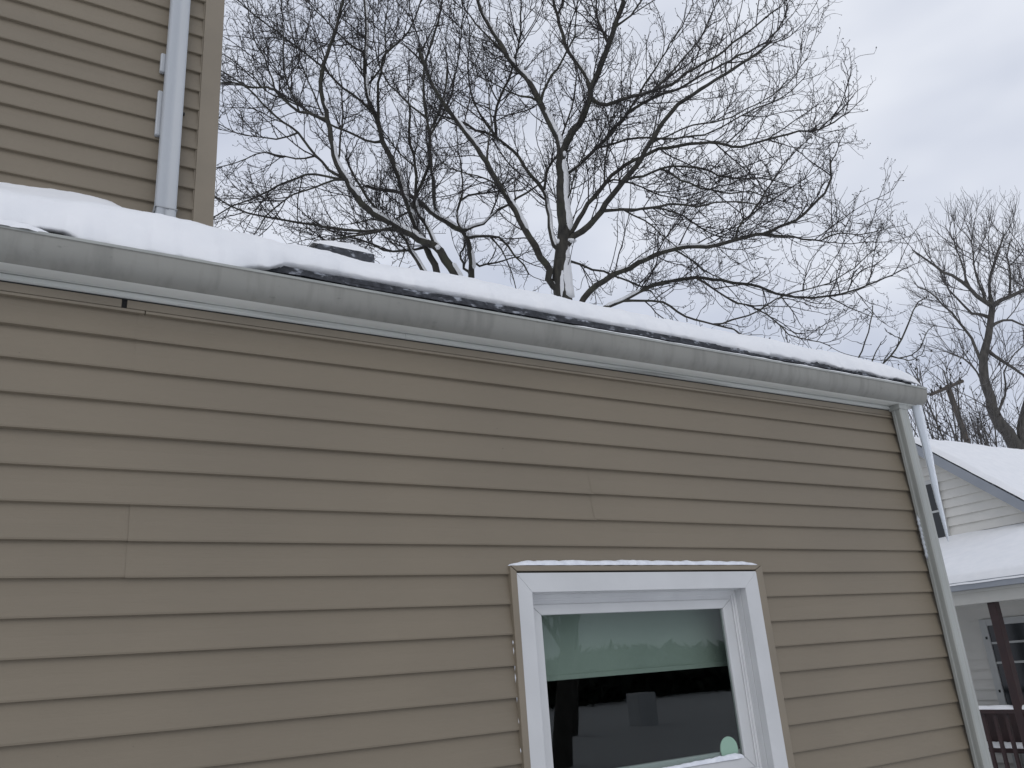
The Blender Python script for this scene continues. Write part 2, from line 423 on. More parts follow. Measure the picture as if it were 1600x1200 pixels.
# wing downspout
def downspout(name, x0, x1, y0, y1, z0, z1, m, parent, label):
    # ribbed rectangular tube: corners rounded, one shallow groove per face
    w, d = x1 - x0, y1 - y0
    r = 0.006
    prof = []
    def seg(p, q, n):    # groove in the middle of a face
        p = np.array(p); q = np.array(q); t = (q - p) / np.linalg.norm(q - p); nn = np.array([-t[1], t[0]])
        Ln = np.linalg.norm(q - p)
        for s, dp in ((0.0, 0), (0.30, 0), (0.36, 0.0022), (0.64, 0.0022), (0.70, 0), (1.0, 0)):
            c = p + t * Ln * s + nn * dp
            prof.append((c[0], c[1]))
    seg((x0 + r, y0), (x1 - r, y0), 1); seg((x1, y0 + r), (x1, y1 - r), 1); seg((x1 - r, y1), (x0 + r, y1), 1); seg((x0, y1 - r), (x0, y0 + r), 1)
    zs = np.linspace(z0, z1, 24)
    n = len(prof); pr = np.array(prof)
    V = np.array([[(a + (vnoise(z * 1.7, 0.3, 31) - 0.5) * 0.006, b_, z) for a, b_ in pr] for z in zs])
    idx = np.arange(len(zs) * n).reshape(len(zs), n); nx = np.roll(idx, -1, 1)
    Fq = np.stack([idx[:-1], nx[:-1], nx[1:], idx[1:]], -1).reshape(-1, 4)
    o = link(name, fast_mesh(name, V.reshape(-1, 3), Fq), m, parent, True)
    e = o.modifiers.new('edges', 'EDGE_SPLIT'); e.split_angle = math.radians(30)
    o['label'] = label
    return o
ds = downspout('downspout', 3.945, 4.012, -0.080, -0.024, 0.25, 3.383, MT['downspout'], house, 'dull grey downspout at the outer corner of the wing')
MB().box(3.938, 4.018, -0.0835, -0.018, 3.355, 3.3835).build('outlet_collar', MT['downspout'], ds, bevel=0.003)
for zz in (0.9,):
    MB().box(3.925, 4.03, -0.0825, -0.0135, zz, zz + 0.028).build('strap', MT['downspout'], ds, bevel=0.001)
MB().box(4.016, 4.085, -0.016, 0.05, 0.3, 3.36).build('corner_post', MT['trim_beige'], house, bevel=0.004)

# ------------------------------------------------------------------ roof of the wing
MS = 0.5
def roofz(y): return 3.540 + MS * (y + 0.07)
RX1 = 4.14
mb = MB()
mb.prism([(-0.055, 3.452), (-0.055, roofz(-0.055) - 0.022), (2.0, roofz(2.0) - 0.022), (4.05, roofz(2.0) - 0.022 - 2.05 * MS), (4.05, 3.38), (2.0, 4.35)], 'x', XL, RX1)
roof = mb.build('roof', MT['shingle'], house)
# layered shingle edge: separate overlapping courses with ragged lower edges
for c in range(0, 3):
    ys = -0.072 + c * 0.006
    n = 320
    xs = np.linspace(XL, RX1 + 0.012, n)
    rag = (fbm(xs * 9 + c * 5, xs * 0 + c, 40, 3) - 0.5) * 0.009
    dz = (fbm(xs * 4 + c, xs * 0 + 5 + c, 44, 3) - 0.5) * 0.006
    zb = roofz(ys) - 0.022 + c * 0.0088
    P = np.stack([np.stack([xs, np.full(n, 0.35), np.full(n, roofz(0.35) - 0.022 + c * 0.0088)], -1),
                  np.stack([xs, ys + rag, zb + dz], -1), np.stack([xs, ys + rag, zb + dz + 0.0095], -1),
                  np.stack([xs, np.full(n, 0.35), np.full(n, roofz(0.35) - 0.012 + c * 0.0088)], -1)])
    link('shingle_course', grid_mesh('shingle_course', P), MT['shingle'], roof)
# low box vent
VY, VX0, VX1 = 0.50, 1.005, 1.262
vent = MB().prism([(VY, roofz(VY) - 0.02), (VY, roofz(VY) + 0.165), (VY + 0.02, roofz(VY) + 0.172), (VY + 0.30, roofz(VY + 0.3) + 0.02), (VY + 0.36, roofz(VY + 0.36) - 0.02)], 'x', VX0, VX1).build('roof_vent', MT['shingle'], roof, bevel=0.006)
vent['label'] = 'dark box vent poking out of the roof snow'

# ------------------------------------------------------------------ window
win = empty('window', (2.16, 0.0, WZ0), house)
win['label'] = 'white double hung window framed by tan channel'
A0, A1, AZ1, AZ0 = 1.551, 2.742, 2.528, 1.330      # casing outer
B0, B1, BZ1, BZ0 = 1.613, 2.663, 2.460, 1.405      # casing inner
def mitred(name, o0, o1, oz0, oz1, i0, i1, iz0, iz1, y0, y1, m, parent, bev=0.002, gap=0.0008):
    quads = [[(o0, oz1), (o1, oz1), (i1, iz1), (i0, iz1)], [(o0, oz0), (i0, iz0), (i1, iz0), (o1, oz0)],
             [(o0, oz0), (o0, oz1), (i0, iz1), (i0, iz0)], [(o1, oz0), (i1, iz0), (i1, iz1), (o1, oz1)]]
    offs = [(0, gap), (0, -gap), (-gap, 0), (gap, 0)]
    for q, (dx, dz) in zip(quads, offs):
        MB().prism([(x + dx, z + dz) for x, z in q], 'y', y0, y1).build(name, m, parent, bevel=bev)
mitred('channel', WX0 - 0.016, WX1 + 0.002, WZ0, WZ1, A0 + 0.004, A1 - 0.004, AZ0 - 0.004, AZ1 + 0.005, -0.030, 0.003, MT['trim_beige'], win, 0.003, 0.0012)
mitred('casing', A0, A1, AZ0, AZ1, B0, B1, BZ0, BZ1, -0.028, 0.005, MT['white'], win, 0.002, 0.0)
# reveal / jamb tracks: three stepped frames going inwards
mitred('jamb', B0 - 0.02, B1 + 0.02, BZ0 - 0.02, BZ1 + 0.02, B0 + 0.002, B1 - 0.002, BZ0 + 0.002, BZ1 - 0.002, 0.0055, 0.034, MT['white'], win, 0.001, 0.0)
mitred('track', B0 - 0.02, B1 + 0.02, BZ0 - 0.02, BZ1 + 0.02, B0 + 0.012, B1 - 0.012, BZ0 + 0.012, BZ1 - 0.016, 0.0345, 0.041, MT['white_lifted'], win, 0.001, 0.0)
mitred('track', B0 - 0.02, B1 + 0.02, BZ0 - 0.02, BZ1 + 0.02, B0 + 0.020, B1 - 0.020, BZ0 + 0.020, BZ1 - 0.024, 0.0415, 0.046, MT['white_lifted'], win, 0.001, 0.0)
mitred('track', B0 - 0.02, B1 + 0.02, BZ0 - 0.02, BZ1 + 0.02, B0 + 0.034, B1 - 0.034, BZ0 + 0.030, BZ1 - 0.040, 0.0465, 0.056, MT['white_lifted'], win, 0.001, 0.0)
mitred('jamb', B0 - 0.03, B1 + 0.03, BZ0 - 0.03, BZ1 + 0.03, B0 + 0.02, B1 - 0.02, BZ0 + 0.02, BZ1 - 0.02, 0.0565, 0.112, MT['white'], win, 0.001, 0.0)
# upper sash
mitred('sash', 1.640, 2.636, 1.775, 2.424, 1.688, 2.585, 1.818, 2.386, 0.040, 0.064, MT['white'], win, 0.004, 0.0)
MB().box(1.680, 2.592, 0.0518, 0.0545, 1.81, 2.392).build('pane', MT['glass'], win)
# lower sash (inner track)
mitred('sash', 1.640, 2.636, 1.415, 1.845, 1.700, 2.574, 1.47, 1.800, 0.068, 0.092, MT['white'], win, 0.004, 0.0)
MB().box(1.690, 2.584, 0.0790, 0.0815, 1.46, 1.81).build('pane', MT['glass'], win)
# sealant line in the track and little frost specks on the left channel
MB().box(WX0 - 0.013, WX0 - 0.004, 0.003, 0.006, 1.4, 2.5).build('sealant', MT['caulk'], win)

blind = MB()
nb = 30
zs = np.linspace(2.163, 2.52, 10); xsb = np.linspace(1.63, 3.05, nb)
Xb, Zb = np.meshgrid(xsb, zs, indexing='ij')
Yb = 0.165 + (fbm(Xb * 2.5, Zb * 2.0, 71, 2) - 0.5) * 0.008
fabric = grid_mesh('fabric', np.stack([Xb, Yb, Zb], -1))
blo = empty('roller_blind', (2.15, 0.165, 2.16))
tag(blo, 'pale green roller blind pulled partly down behind the window glass', 'blind')
link('fabric', fabric, MT['shade'], blo, True)
MB().box(1.63, 3.05, 0.160, 0.169, 2.158, 2.176).build('bottom_bar', MT['shade'], blo, bevel=0.002)
MB().prism([(0.175 + 0.022 * math.cos(a), 2.53 + 0.022 * math.sin(a)) for a in np.linspace(0, 2 * math.pi, 13)[:-1]], 'x', 1.62, 3.06).build('roller', MT['shade'], blo)
# round disc on the inside of the glass
n = 28
dv = [(2.521 + 0.046 * math.cos(a), 1.853 + 0.046 * math.sin(a)) for a in np.linspace(0, 2 * math.pi, n + 1)[:-1]]
dsc = MB().prism(dv, 'y', 0.0552, 0.0605).build('glass_disc', MT['disc'], None, bevel=0.001)
tag(dsc, 'small round pale green disc stuck inside the window glass', 'disc')

# ------------------------------------------------------------------ main block (second storey wall)
UY = 0.73
UX1 = 0.612
ZU = 4.865
for k in range(-7, 6):
    zb = ZU - 2 * k * S4
    if zb < 3.55: continue
    lines = [(zb + S4, zb + 2 * S4 + 0.004, 0.0158), (zb, zb + S4 + 0.0005, 0.0172)]
    panel(-3.0, UX1 - 0.078, zb, zb + 2 * S4, lines, UY, None, None, seed=50 + k)
MB().box(-3.0, UX1 - 0.004, UY + 0.004, 6.0, 3.2, 6.35).build('upper_wall', MT['siding'], house)
mb = MB()
mb.prism([(UX1 - 0.084, UY - 0.020), (UX1, UY - 0.020), (UX1, UY + 0.09), (UX1 - 0.012, UY + 0.09), (UX1 - 0.012, UY + 0.003), (UX1 - 0.084, UY + 0.003)], 'z', 3.75, 6.33)
mb.build('corner_post', MT['trim_beige'], house, bevel=0.003)
MB().box(UX1 - 0.0885, UX1 - 0.0845, UY - 0.0125, UY + 0.002, 3.75, 6.33).build('sealant', MT['trim_beige'], house)
ud = downspout('downspout', 0.372, 0.452, UY - 0.085, UY - 0.026, 3.93, 6.32, MT['downspout_white'], house, 'white upper downspout ending on the snowy roof')
MB().box(0.368, 0.456, UY - 0.0875, UY - 0.024, 4.095, 4.0985).build('clip', MT['metal'], ud)
MB().box(0.366, 0.3685, UY - 0.0875, UY - 0.01, 4.07, 4.099).build('clip', MT['metal'], ud)
MB().box(0.4065, 0.4085, UY - 0.0875, UY - 0.086, 4.03, 4.095).build('clip', MT['metal'], ud)
for (sx, szz) in ((0.358, 4.615), (0.463, 4.615)):
    MB().box(sx - 0.006, sx + 0.006, UY - 0.02, UY - 0.011, szz, szz + 0.014).build('screw', MT['dark'], ud, bevel=0.002)
for za, zbb in ((4.47, 4.70), (4.80, 4.90)):
    mb = MB().prism([(0.352, UY - 0.035), (0.3735, UY - 0.035), (0.3735, UY - 0.012), (0.352, UY - 0.012)], 'z', za, zbb)
    mb.build('back_strip', MT['downspout_white'], ud, bevel=0.006)
# eave of the main block above the frame
MB().box(-3.2, UX1 + 0.012, UY - 0.12, 6.3, 6.33, 6.40).build('soffit', MT['white'], house)
MB().prism([(UY - 0.14, 6.38), (UY - 0.14, 6.50), (3.4, 8.0), (6.4, 6.55), (6.4, 6.38)], 'x', -3.2, UX1 + 0.02).build('upper_roof', MT['shingle'], house)

# ------------------------------------------------------------------ snow on the wing roof
nxs = 620
xs = np.linspace(XL, RX1 + 0.02, nxs)
# thickness measured along the roof, thinner towards the open end
thick = np.interp(xs, [-3, -0.13, 0.07, 0.30, 0.50, 0.63, 0.80, 1.06, 1.24, 1.45, 1.67, 1.99, 2.34, 2.93, 3.5, 3.9, 4.16], [0.09, 0.087, 0.103, 0.112, 0.095, 0.098, 0.103, 0.088, 0.100, 0.105, 0.104, 0.092, 0.091, 0.084, 0.078, 0.074, 0.062])
front = np.interp(xs, [-3, -0.12, -0.06, 0.06, 0.14, 0.50, 0.64, 0.74, 1.2, 2.4, 4.16], [-0.12, -0.120, -0.104, -0.102, -0.118, -0.130, -0.108, -0.064, -0.056, -0.068, -0.086])
end = np.clip((RX1 + 0.02 - xs) / 0.16, 0, 1); end = np.sqrt(np.clip(1 - (1 - end) ** 2, 0, 1))
prof = []   # (s outwards factor 0..1 from front edge, height factor)
ang = np.linspace(-0.35, math.pi / 2, 18)
rows = []
for a in ang:
    rr = 0.085
    rows.append((0.085 - 0.10 * math.cos(a), 0.60 + 0.40 * math.sin(a) if a > 0 else 0.60 + 0.75 * math.sin(a) * 0.8))
# rows: y offset from the front, height fraction
rows = [(0.02, 0.0), (0.010, 0.10), (0.0, 0.22)] + [(0.11 * (1 - math.cos(t)), 0.25 + 0.75 * math.sin(t)) for t in np.linspace(0.05, math.pi / 2, 20)]
rows += [(0.11 + d, 1.0) for d in (0.03, 0.06, 0.1, 0.15, 0.2, 0.27, 0.34, 0.42, 0.5, 0.58, 0.64, 0.68, 0.72, 0.76, 0.80, 0.86, 1.0, 1.2, 1.5, 1.8, 2.0, 2.2, 3.0, 3.9)]
rows = np.array(rows)
X, K = np.meshgrid(xs, np.arange(len(rows)), indexing='ij')
TH = (thick * (0.94 + 0.12 * fbm(xs * 1.7, xs * 0, 61, 3)) * (0.10 + 0.90 * end))[:, None]
FR = (front + (fbm(xs * 6, xs * 0 + 1, 62, 4) - 0.5) * 0.036 + (fbm(xs * 32, xs * 0 + 4, 66, 3) - 0.5) * 0.020)[:, None]
Y = FR + rows[K, 0]
def roofz2(y): return np.where(y < 2.0, 3.540 + MS * (y + 0.07), 3.540 + MS * (2.07) - MS * (y - 2.0))
H = rows[K, 1] * TH
lump = (fbm(X * 7, Y * 7, 63, 3) - 0.5) * 0.016 * np.clip(rows[K, 1] * 1.5, 0, 1) + (fbm(X * 26, Y * 26 + K * 0.35, 67, 3) - 0.5) * 0.010 * (rows[K, 1] > 0.05)
rz = roofz2(Y)
rz = np.where(Y < -0.072, 3.539 + (Y + 0.072) * 1.30, rz)
droop = np.interp(xs, [-3, -0.1, 0.02, 0.12, 0.60, 0.74, 1.7, 2.5, 3.3, 4.16], [0.02, 0.012, 0.010, 0.020, 0.022, 0.0, 0.0, 0.010, 0.022, 0.026])[:, None] * (0.1 + 1.6 * fbm(xs * 7, xs * 0 + 8, 68, 4))[:, None]
Z = rz + H + lump * (0.3 + 0.7 * end[:, None]) - droop * np.clip(1 - rows[K, 1] * 1.6, 0, 1)
# drift against the upper wall
near = np.clip(1 - (UY - Y) / 0.42, 0, 1) * (Y < UY + 0.05) * np.clip((0.47 - X) / 0.25, 0, 1)
Z = Z + near ** 1.3 * (0.065 + 0.05 * fbm(X * 3.1, X * 0, 64, 2))
Z = np.maximum(Z, 3.4775)
# spill at the left end: ragged crumbs over the gutter edge
roofsnow = link('roof_snow', grid_mesh('roof_snow', np.stack([X, Y, Z], -1)), MT['snow'], None, True)
tag(roofsnow, 'thick white snow blanket lying on the wing roof', 'snow', kind='stuff')

def ridge_strip(name, pts, wid, hgt, m, seed=0, axis='x', label=None, group=None, cat='snow'):
    """loose lumpy strip of snow along a polyline; wid/hgt callables of s (0..1)"""
    pts = np.array(pts, float); n = len(pts)
    s = np.linspace(0, 1, n)
    angs = np.linspace(math.pi, 0, 9)
    w = np.array([wid(t) for t in s]) * (0.75 + 0.5 * fbm(s * 40, s * 0, seed, 3))
    h = np.array([hgt(t) for t in s]) * (0.80 + 0.4 * fbm(s * 34, s * 0 + 7, seed + 1, 4))
    taper = np.sqrt(np.clip(np.minimum(s, 1 - s) * 14, 0, 1))
    w = w * taper; h = h * taper
    d = np.gradient(pts, axis=0); d /= np.linalg.norm(d, axis=1)[:, None]
    side = np.cross(d, np.array([0, 0, 1.0])); side /= np.linalg.norm(side, axis=1)[:, None]
    P = np.zeros((n, len(angs), 3))
    for k, a in enumerate(angs):
        P[:, k] = pts + side * (w * 0.5 * math.cos(a))[:, None] + np.array([0, 0, 1.0]) * (h * math.sin(a))[:, None]
    o = link(name, grid_mesh(name, P), m, None, True)
    tag(o, label, cat, group, 'stuff')
    return o
# snow lying in the gutter
for (a, c, wy, hh, lab) in ((1.72, 4.10, 0.030, 0.010, 'thin line of snow lying along the gutter lip'), (-0.9, 0.02, 0.05, 0.022, 'snow heap lying in the gutter under the house corner')):
    xx = np.linspace(a, c, 160)
    gz = 3.4735 + ((fbm(xx * 0.9, xx * 0 + 2.2, 21, 2) - 0.5) * 0.010 - 0.0015 * xx) * 0.95
    ridge_strip('gutter_snow', np.stack([xx, -0.122 + 0 * xx, gz], -1), lambda s, w=wy: w, lambda s, h=hh: h + 0.004, MT['snow'], 80, label=lab)
# vent cap snow
vx = np.linspace(VX0 - 0.02, VX1 + 0.005, 40); vy = np.linspace(VY + 0.004, VY + 0.36, 16)
VXg, VYg = np.meshgrid(vx, vy, indexing='ij')
u = (VXg - vx[0]) / (vx[-1] - vx[0]); v = (VYg - vy[0]) / (vy[-1] - vy[0])
capz = np.where(VYg < VY + 0.02, roofz(VY) + 0.166, roofz(VY) + 0.173 + (VYg - VY - 0.02) * 0.1) + 0.050 * np.sqrt(np.clip(np.minimum(u * 3.0, (1 - u) * 3.5), 0, 1)) * np.sqrt(np.clip(v * 6, 0, 1)) + (fbm(VXg * 14, VYg * 14, 90, 2) - .5) * 0.01
cs = link('vent_snow', grid_mesh('vent_snow', np.stack([VXg, VYg, capz], -1)), MT['snow'], None, True)
tag(cs, 'small cap of snow on top of the roof vent', 'snow', kind='stuff')
# frost on the window channel head, on the meeting rail and specks down the left channel
ridge_strip('window_head_snow', [(x, -0.014, 2.5545) for x in np.linspace(WX0 - 0.018, WX1 - 0.003, 150)], lambda s: 0.034, lambda s: 0.010 + 0.010 * math.sin(math.pi * min(1, s * 0.55 + 0.30)), MT['snowfine'], 95, label='thin crust of snow on top of the window frame')
ridge_strip('sash_snow', [(x, 0.046, 1.817) for x in np.linspace(1.95, 2.586, 110)], lambda s: 0.022, lambda s: 0.004 + 0.017 * s, MT['snowfine'], 97, label='snow crust along the lower rail of the window pane')
mb = MB()
for k in range(26):
    zz = 1.36 + k * 0.045 + random.uniform(-.012, .012)
    hh = random.uniform(0.003, 0.022); ww = random.uniform(0.0012, 0.0038)
    if random.random() < 0.35: continue
    ic = [(WX0 - 0.017 + ww * 0.6 * a, -0.012 + 0.006 * b_, zz + hh * c) for a, b_, c in ((-1, 0, 0), (1, 0, 0), (0, -1, 0), (0, 1, 0), (0, 0, -1), (0, 0, 1))]
    mb.add(ic, [(0, 2, 5), (2, 1, 5), (1, 3, 5), (3, 0, 5), (2, 0, 4), (1, 2, 4), (3, 1, 4), (0, 3, 4)])
o = mb.build('channel_frost', MT['snowfine'], None, True)
tag(o, 'small white frost crumbs along the side of the window channel', 'frost', kind='stuff')

# icicle from the gutter end
zt, zbm = 3.384, 2.66
N = 40; sides = 9
zz = np.linspace(zt, zbm, N); s = np.linspace(0, 1, N)
rad = 0.029 * (1 - s) ** 0.7 + 0.004
rad = rad * (0.9 + 0.2 * fbm(s * 14, s * 0, 99, 2)); rad[-1] = 0.001
cx = 4.100 - 0.010 * s + (fbm(s * 3, s * 0 + 2, 98, 2) - .5) * 0.012
V = np.array([[(cx[i] + rad[i] * math.cos(a), -0.078 + rad[i] * 0.7 * math.sin(a), zz[i]) for a in np.linspace(0, 2 * math.pi, sides + 1)[:-1]] for i in range(N)])
idx = np.arange(N * sides).reshape(N, sides); nx_ = np.roll(idx, -1, 1)
o = link('icicle', fast_mesh('icicle', V.reshape(-1, 3), np.stack([idx[:-1], nx_[:-1], nx_[1:], idx[1:]], -1).reshape(-1, 4)), MT['ice'], None, True)
tag(o, 'long cloudy icicle hanging from the gutter end beside the downspout', 'icicle')

mb = MB()
for k in range(9):
    zz = 2.60 + k * 0.022 + random.uniform(-.006, .006); ww = random.uniform(0.003, 0.009); hh = random.uniform(0.020, 0.040)
    mb.add([(3.944 + ww * a, -0.036 + 0.010 * b_, zz + hh * c) for a, b_, c in ((-1, 0, 0), (1, 0, 0), (0, -1, 0), (0, 1, 0), (0, 0, -1), (0, 0, 1))],
           [(0, 2, 5), (2, 1, 5), (1, 3, 5), (3, 0, 5), (2, 0, 4), (1, 2, 4), (3, 1, 4), (0, 3, 4)])
o = mb.build('downspout_ice', MT['ice'], None, True)
tag(o, 'small crust of ice on the edge of the grey downspout', 'ice', kind='stuff')

# ================================================================== NEIGHBOUR HOUSE
nb = empty('neighbour_house', (12.0, 4.9, 0.0))
tag(nb, 'white sided gabled house with snowy roof, grey rake trim and dark red porch', 'house')
NX = 12.0
PY, PZ = 4.93, 5.22           # peak (top of rake trim)
SL = 0.87
def rakez(y): return PZ - SL * abs(y - PY)
EY0, EY1 = PY - 2.9, PY + 2.9
NS = 0.134
k = 0; z = 0.55
board = None
while z < PZ - 0.3:
    zt_ = z + NS
    # clip to the gable triangle
    half = min(2.75, (PZ - 0.16 - z) / SL)
    half_t = min(2.75, max(0.02, (PZ - 0.16 - zt_) / SL))
    vs = [(NX - 0.030, PY - half, z), (NX - 0.030, PY + half, z), (NX - 0.003, PY + half_t, zt_), (NX - 0.003, PY - half_t, zt_), (NX + 0.02, PY - half, z), (NX + 0.02, PY + half, z), (NX + 0.02, PY + half_t, zt_), (NX + 0.02, PY - half_t, zt_)]
    MB().add(vs, [(0, 1, 2, 3), (4, 7, 6, 5), (0, 4, 5, 1), (3, 2, 6, 7), (0, 3, 7, 4), (1, 5, 6, 2)]).build('siding_board', MT['nwhite'], nb)
    z = zt_
MB().prism([(EY0 + 0.2, 0.0), (EY1 - 0.2, 0.0), (EY1 - 0.2, rakez(EY1 - 0.2) - 0.2), (PY, PZ - 0.2), (EY0 + 0.2, rakez(EY0 + 0.2) - 0.2)], 'x', NX + 0.021, NX + 9.0).build('wall', MT['nwhite'], nb)
# roof slabs
rf = MB()
for sgn in (-1, 1):
    e = PY + sgn * 2.95
    rf.prism([(PY, PZ - 0.01), (PY, PZ - 0.11), (e, rakez(e) - 0.11), (e, rakez(e) - 0.01)], 'x', NX - 0.20, NX + 9.3)
nroof = rf.build('roof', MT['shingle'], nb)
for sgn in (-1, 1):
    e = PY + sgn * 2.95
    MB().prism([(PY, PZ - 0.035), (PY, PZ - 0.20), (e, rakez(e) - 0.20), (e, rakez(e) - 0.035)], 'x', NX - 0.235, NX - 0.203).build('rake_board', MT['ngrey'], nroof)
    MB().prism([(PY, PZ - 0.115), (PY, PZ - 0.13), (e, rakez(e) - 0.13), (e, rakez(e) - 0.115)], 'x', NX - 0.202, NX + 0.0).build('soffit', MT['nbeam'], nroof)
    MB().prism([(PY, PZ - 0.165), (PY, PZ - 0.195), (e, rakez(e) - 0.195), (e, rakez(e) - 0.165)], 'x', NX - 0.06, NX - 0.019).build('frieze_board', MT['nwhite'], nroof)
# gable window
gw = empty('window', (NX, 4.98, 3.7), nb)
gy0, gy1, gz0, gz1 = 4.735, 5.26, 3.55, 4.435
mitw = [((gy0 - .05, gy1 + .05), (gz1, gz1 + .06)), ((gy0 - .05, gy1 + .05), (gz0 - .06, gz0)), ((gy0 - .06, gy0), (gz0, gz1)), ((gy1, gy1 + .06), (gz0, gz1))]
for (ya, yb), (za, zb_) in mitw:
    MB().box(NX - 0.06, NX - 0.0175, ya, yb, za, zb_).build('frame', MT['ndoor'], gw)
MB().box(NX - 0.040, NX - 0.0172, gy0, gy1, gz0, gz1).build('pane', MT['nglassdark'], gw)
for (ya, yb, za, zb_) in ((gy0, gy1, 4.0, 4.03), ):
    MB().box(NX - 0.054, NX - 0.0405, ya, yb, za, zb_).build('meeting_rail', MT['ndoor'], gw)
# porch
PX = 10.2
pr0, pr1 = 1.0, 6.6
pz_w, pz_e = 3.52, 2.80
proof = MB().prism([(NX - 0.019, pz_w), (NX - 0.019, pz_w - 0.06), (PX - 0.16, pz_e - 0.06), (PX - 0.16, pz_e)], 'y', pr0, pr1).build('porch_roof', MT['shingle'], nb)
MB().box(PX - 0.225, PX - 0.163, pr0, pr1, 2.736, 2.832).build('eave_trim', MT['ngrey'], proof)
MB().box(PX - 0.135, PX + 0.07, pr0 + 0.1, pr1 - 0.1, 2.570, 2.735).build('porch_beam', MT['nbeam'], nb, bevel=0.006)
MB().box(PX + 0.071, NX - 0.02, pr0 + 0.1, pr1 - 0.1, 2.705, 2.73).build('porch_ceiling', MT['nbeam'], nb)
MB().box(PX - 0.162, PX - 0.136, pr0 + 0.1, pr1 - 0.1, 2.70, 2.733).build('porch_soffit', MT['nbeam'], nb)
for yy in (3.285, 1.2, 6.35):
    MB().box(PX - 0.050, PX + 0.050, yy - 0.048, yy + 0.048, 0.40, 2.569).build('porch_post', MT['red'], nb, bevel=0.006)
MB().box(PX - 0.12, NX - 0.02, pr0, pr1, 0.28, 0.40).build('porch_floor', MT['red'], nb)
MB().box(PX - 0.10, PX - 0.06, pr0, pr1, 0.0, 0.279).build('porch_skirt', MT['red'], nb)
rail = empty('railing', (PX, 3.8, 0.4), nb)
MB().box(PX - 0.045, PX + 0.045, pr0 + .1, pr1 - .1, 1.33, 1.375).build('top_rail', MT['red'], rail, bevel=0.004)
MB().box(PX - 0.03, PX + 0.03, pr0 + .1, pr1 - .1, 0.49, 0.54).build('bottom_rail', MT['red'], rail, bevel=0.004)
balm = None
for i in range(38):
    yy = pr0 + 0.22 + i * 0.14
    o = MB().box(PX - 0.018, PX + 0.018, yy - 0.018, yy + 0.018, 0.541, 1.329).build('baluster', MT['red'], rail) if balm is None else None
    if balm is None:
        balm = o; bal_y = yy
    else:
        c = balm.copy(); COL.objects.link(c); c.location = Vector(balm.location) + Vector((0, yy - bal_y, 0))
# porch door with glazed upper part
dr = empty('door', (NX, 4.1, 0.4), nb)
dy0, dy1 = 3.66, 4.56
for (ya, yb, za, zb_) in ((dy0, dy0 + .09, .41, 2.42), (dy1 - .10, dy1, .41, 2.42), (dy0 + .09, dy1 - .10, 2.33, 2.42)):
    MB().box(NX - 0.055, NX - 0.0175, ya, yb, za, zb_).build('frame', MT['ndoor'], dr, bevel=0.004)
MB().box(NX - 0.035, NX - 0.0172, dy0 + .09, dy1 - .10, .41, 1.2).build('lower_panel', MT['ndoor'], dr)
MB().box(NX - 0.034, NX - 0.0170, dy0 + .09, dy1 - .10, 1.2, 2.33).build('pane', MT['nglassdark'], dr)
for zz in (1.2, 1.82, 2.08):
    MB().box(NX - 0.044, NX - 0.0345, dy0 + .09, dy1 - .10, zz, zz + .028).build('glazing_bar', MT['ndoor'], dr)
MB().box(NX - 0.044, NX - 0.0345, 4.30, 4.345, 1.228, 2.33).build('glazing_bar', MT['ndoor'], dr)
for zz in (2.15, 1.45):
    MB().box(NX - 0.062, NX - 0.0555, 4.49, 4.515, zz, zz + .035).build('hinge', MT['dark'], dr)
# bench on the porch with snow
bench = empty('porch_bench', (11.3, 4.2, 0.4))
tag(bench, 'dark red wooden bench dusted with snow behind the porch railing', 'bench')
MB().box(11.0, 11.45, 3.3, 4.9, 0.80, 0.85).build('seat', MT['red'], bench)
MB().box(11.45, 11.50, 3.3, 4.9, 0.86, 1.22).build('backrest', MT['red'], bench)
for xx in (11.02, 11.40):
    for yy in (3.35, 4.80):
        MB().box(xx, xx + 0.05, yy, yy + 0.06, 0.40, 0.799).build('leg', MT['red'], bench)
# snow on the neighbour house
def slab_snow(name, x0, x1, ya, za, yb, zb_, th, label, seed, along='x', nx=90, ny=40):
    if along == 'x':
        A = np.linspace(x0, x1, nx); T = np.linspace(0, 1, ny)
        X, T2 = np.meshgrid(A, T, indexing='ij')
        Y = ya + (yb - ya) * T2; Z = za + (zb_ - za) * T2
        e = np.minimum(np.minimum((X - x0), (x1 - X)) / (th * 0.8), np.minimum(T2, 1 - T2 + 0.0) * abs(yb - ya) / (th * 0.6))
    e = np.sqrt(np.clip(1 - (1 - np.clip(e, 0, 1)) ** 2, 0, 1))
    Z = Z + th * e * (0.85 + 0.3 * fbm(X * 1.4, Y * 1.4, seed, 3)) + (fbm(X * 7, Y * 7, seed + 4, 2) - .5) * 0.02
    o = link(name, grid_mesh(name, np.stack([X, Y, Z], -1)), MT['snow'], None, True)
    tag(o, label, 'snow', kind='stuff')
# main slope facing the yard (ridge kept full)
A = np.linspace(NX - 0.22, NX + 9.3, 200); T = np.linspace(0, 2, 90)
X, T2 = np.meshgrid(A, T, indexing='ij')
Y = PY + (T2 - 1) * 2.98
Zr = PZ - SL * np.abs(Y - PY) + 0.05 * np.exp(-((Y - PY) / 0.12) ** 2) * -1
e = np.minimum((X - A[0]) / 0.06, np.minimum(T2, 2 - T2) * 2.98 / 0.1); e = np.sqrt(np.clip(1 - (1 - np.clip(e, 0, 1)) ** 2, 0, 1))
Z = Zr + 0.085 * e * (0.8 + 0.4 * fbm(X * 1.2, Y * 1.2, 120, 3)) + (fbm(X * 6, Y * 6, 121, 3) - .5) * 0.03 - 0.006
o = link('neighbour_roof_snow', grid_mesh('neighbour_roof_snow', np.stack([X, Y, Z], -1)), MT['snow'], None, True)
tag(o, 'smooth white snow covering the main roof of the white house', 'snow', kind='stuff')
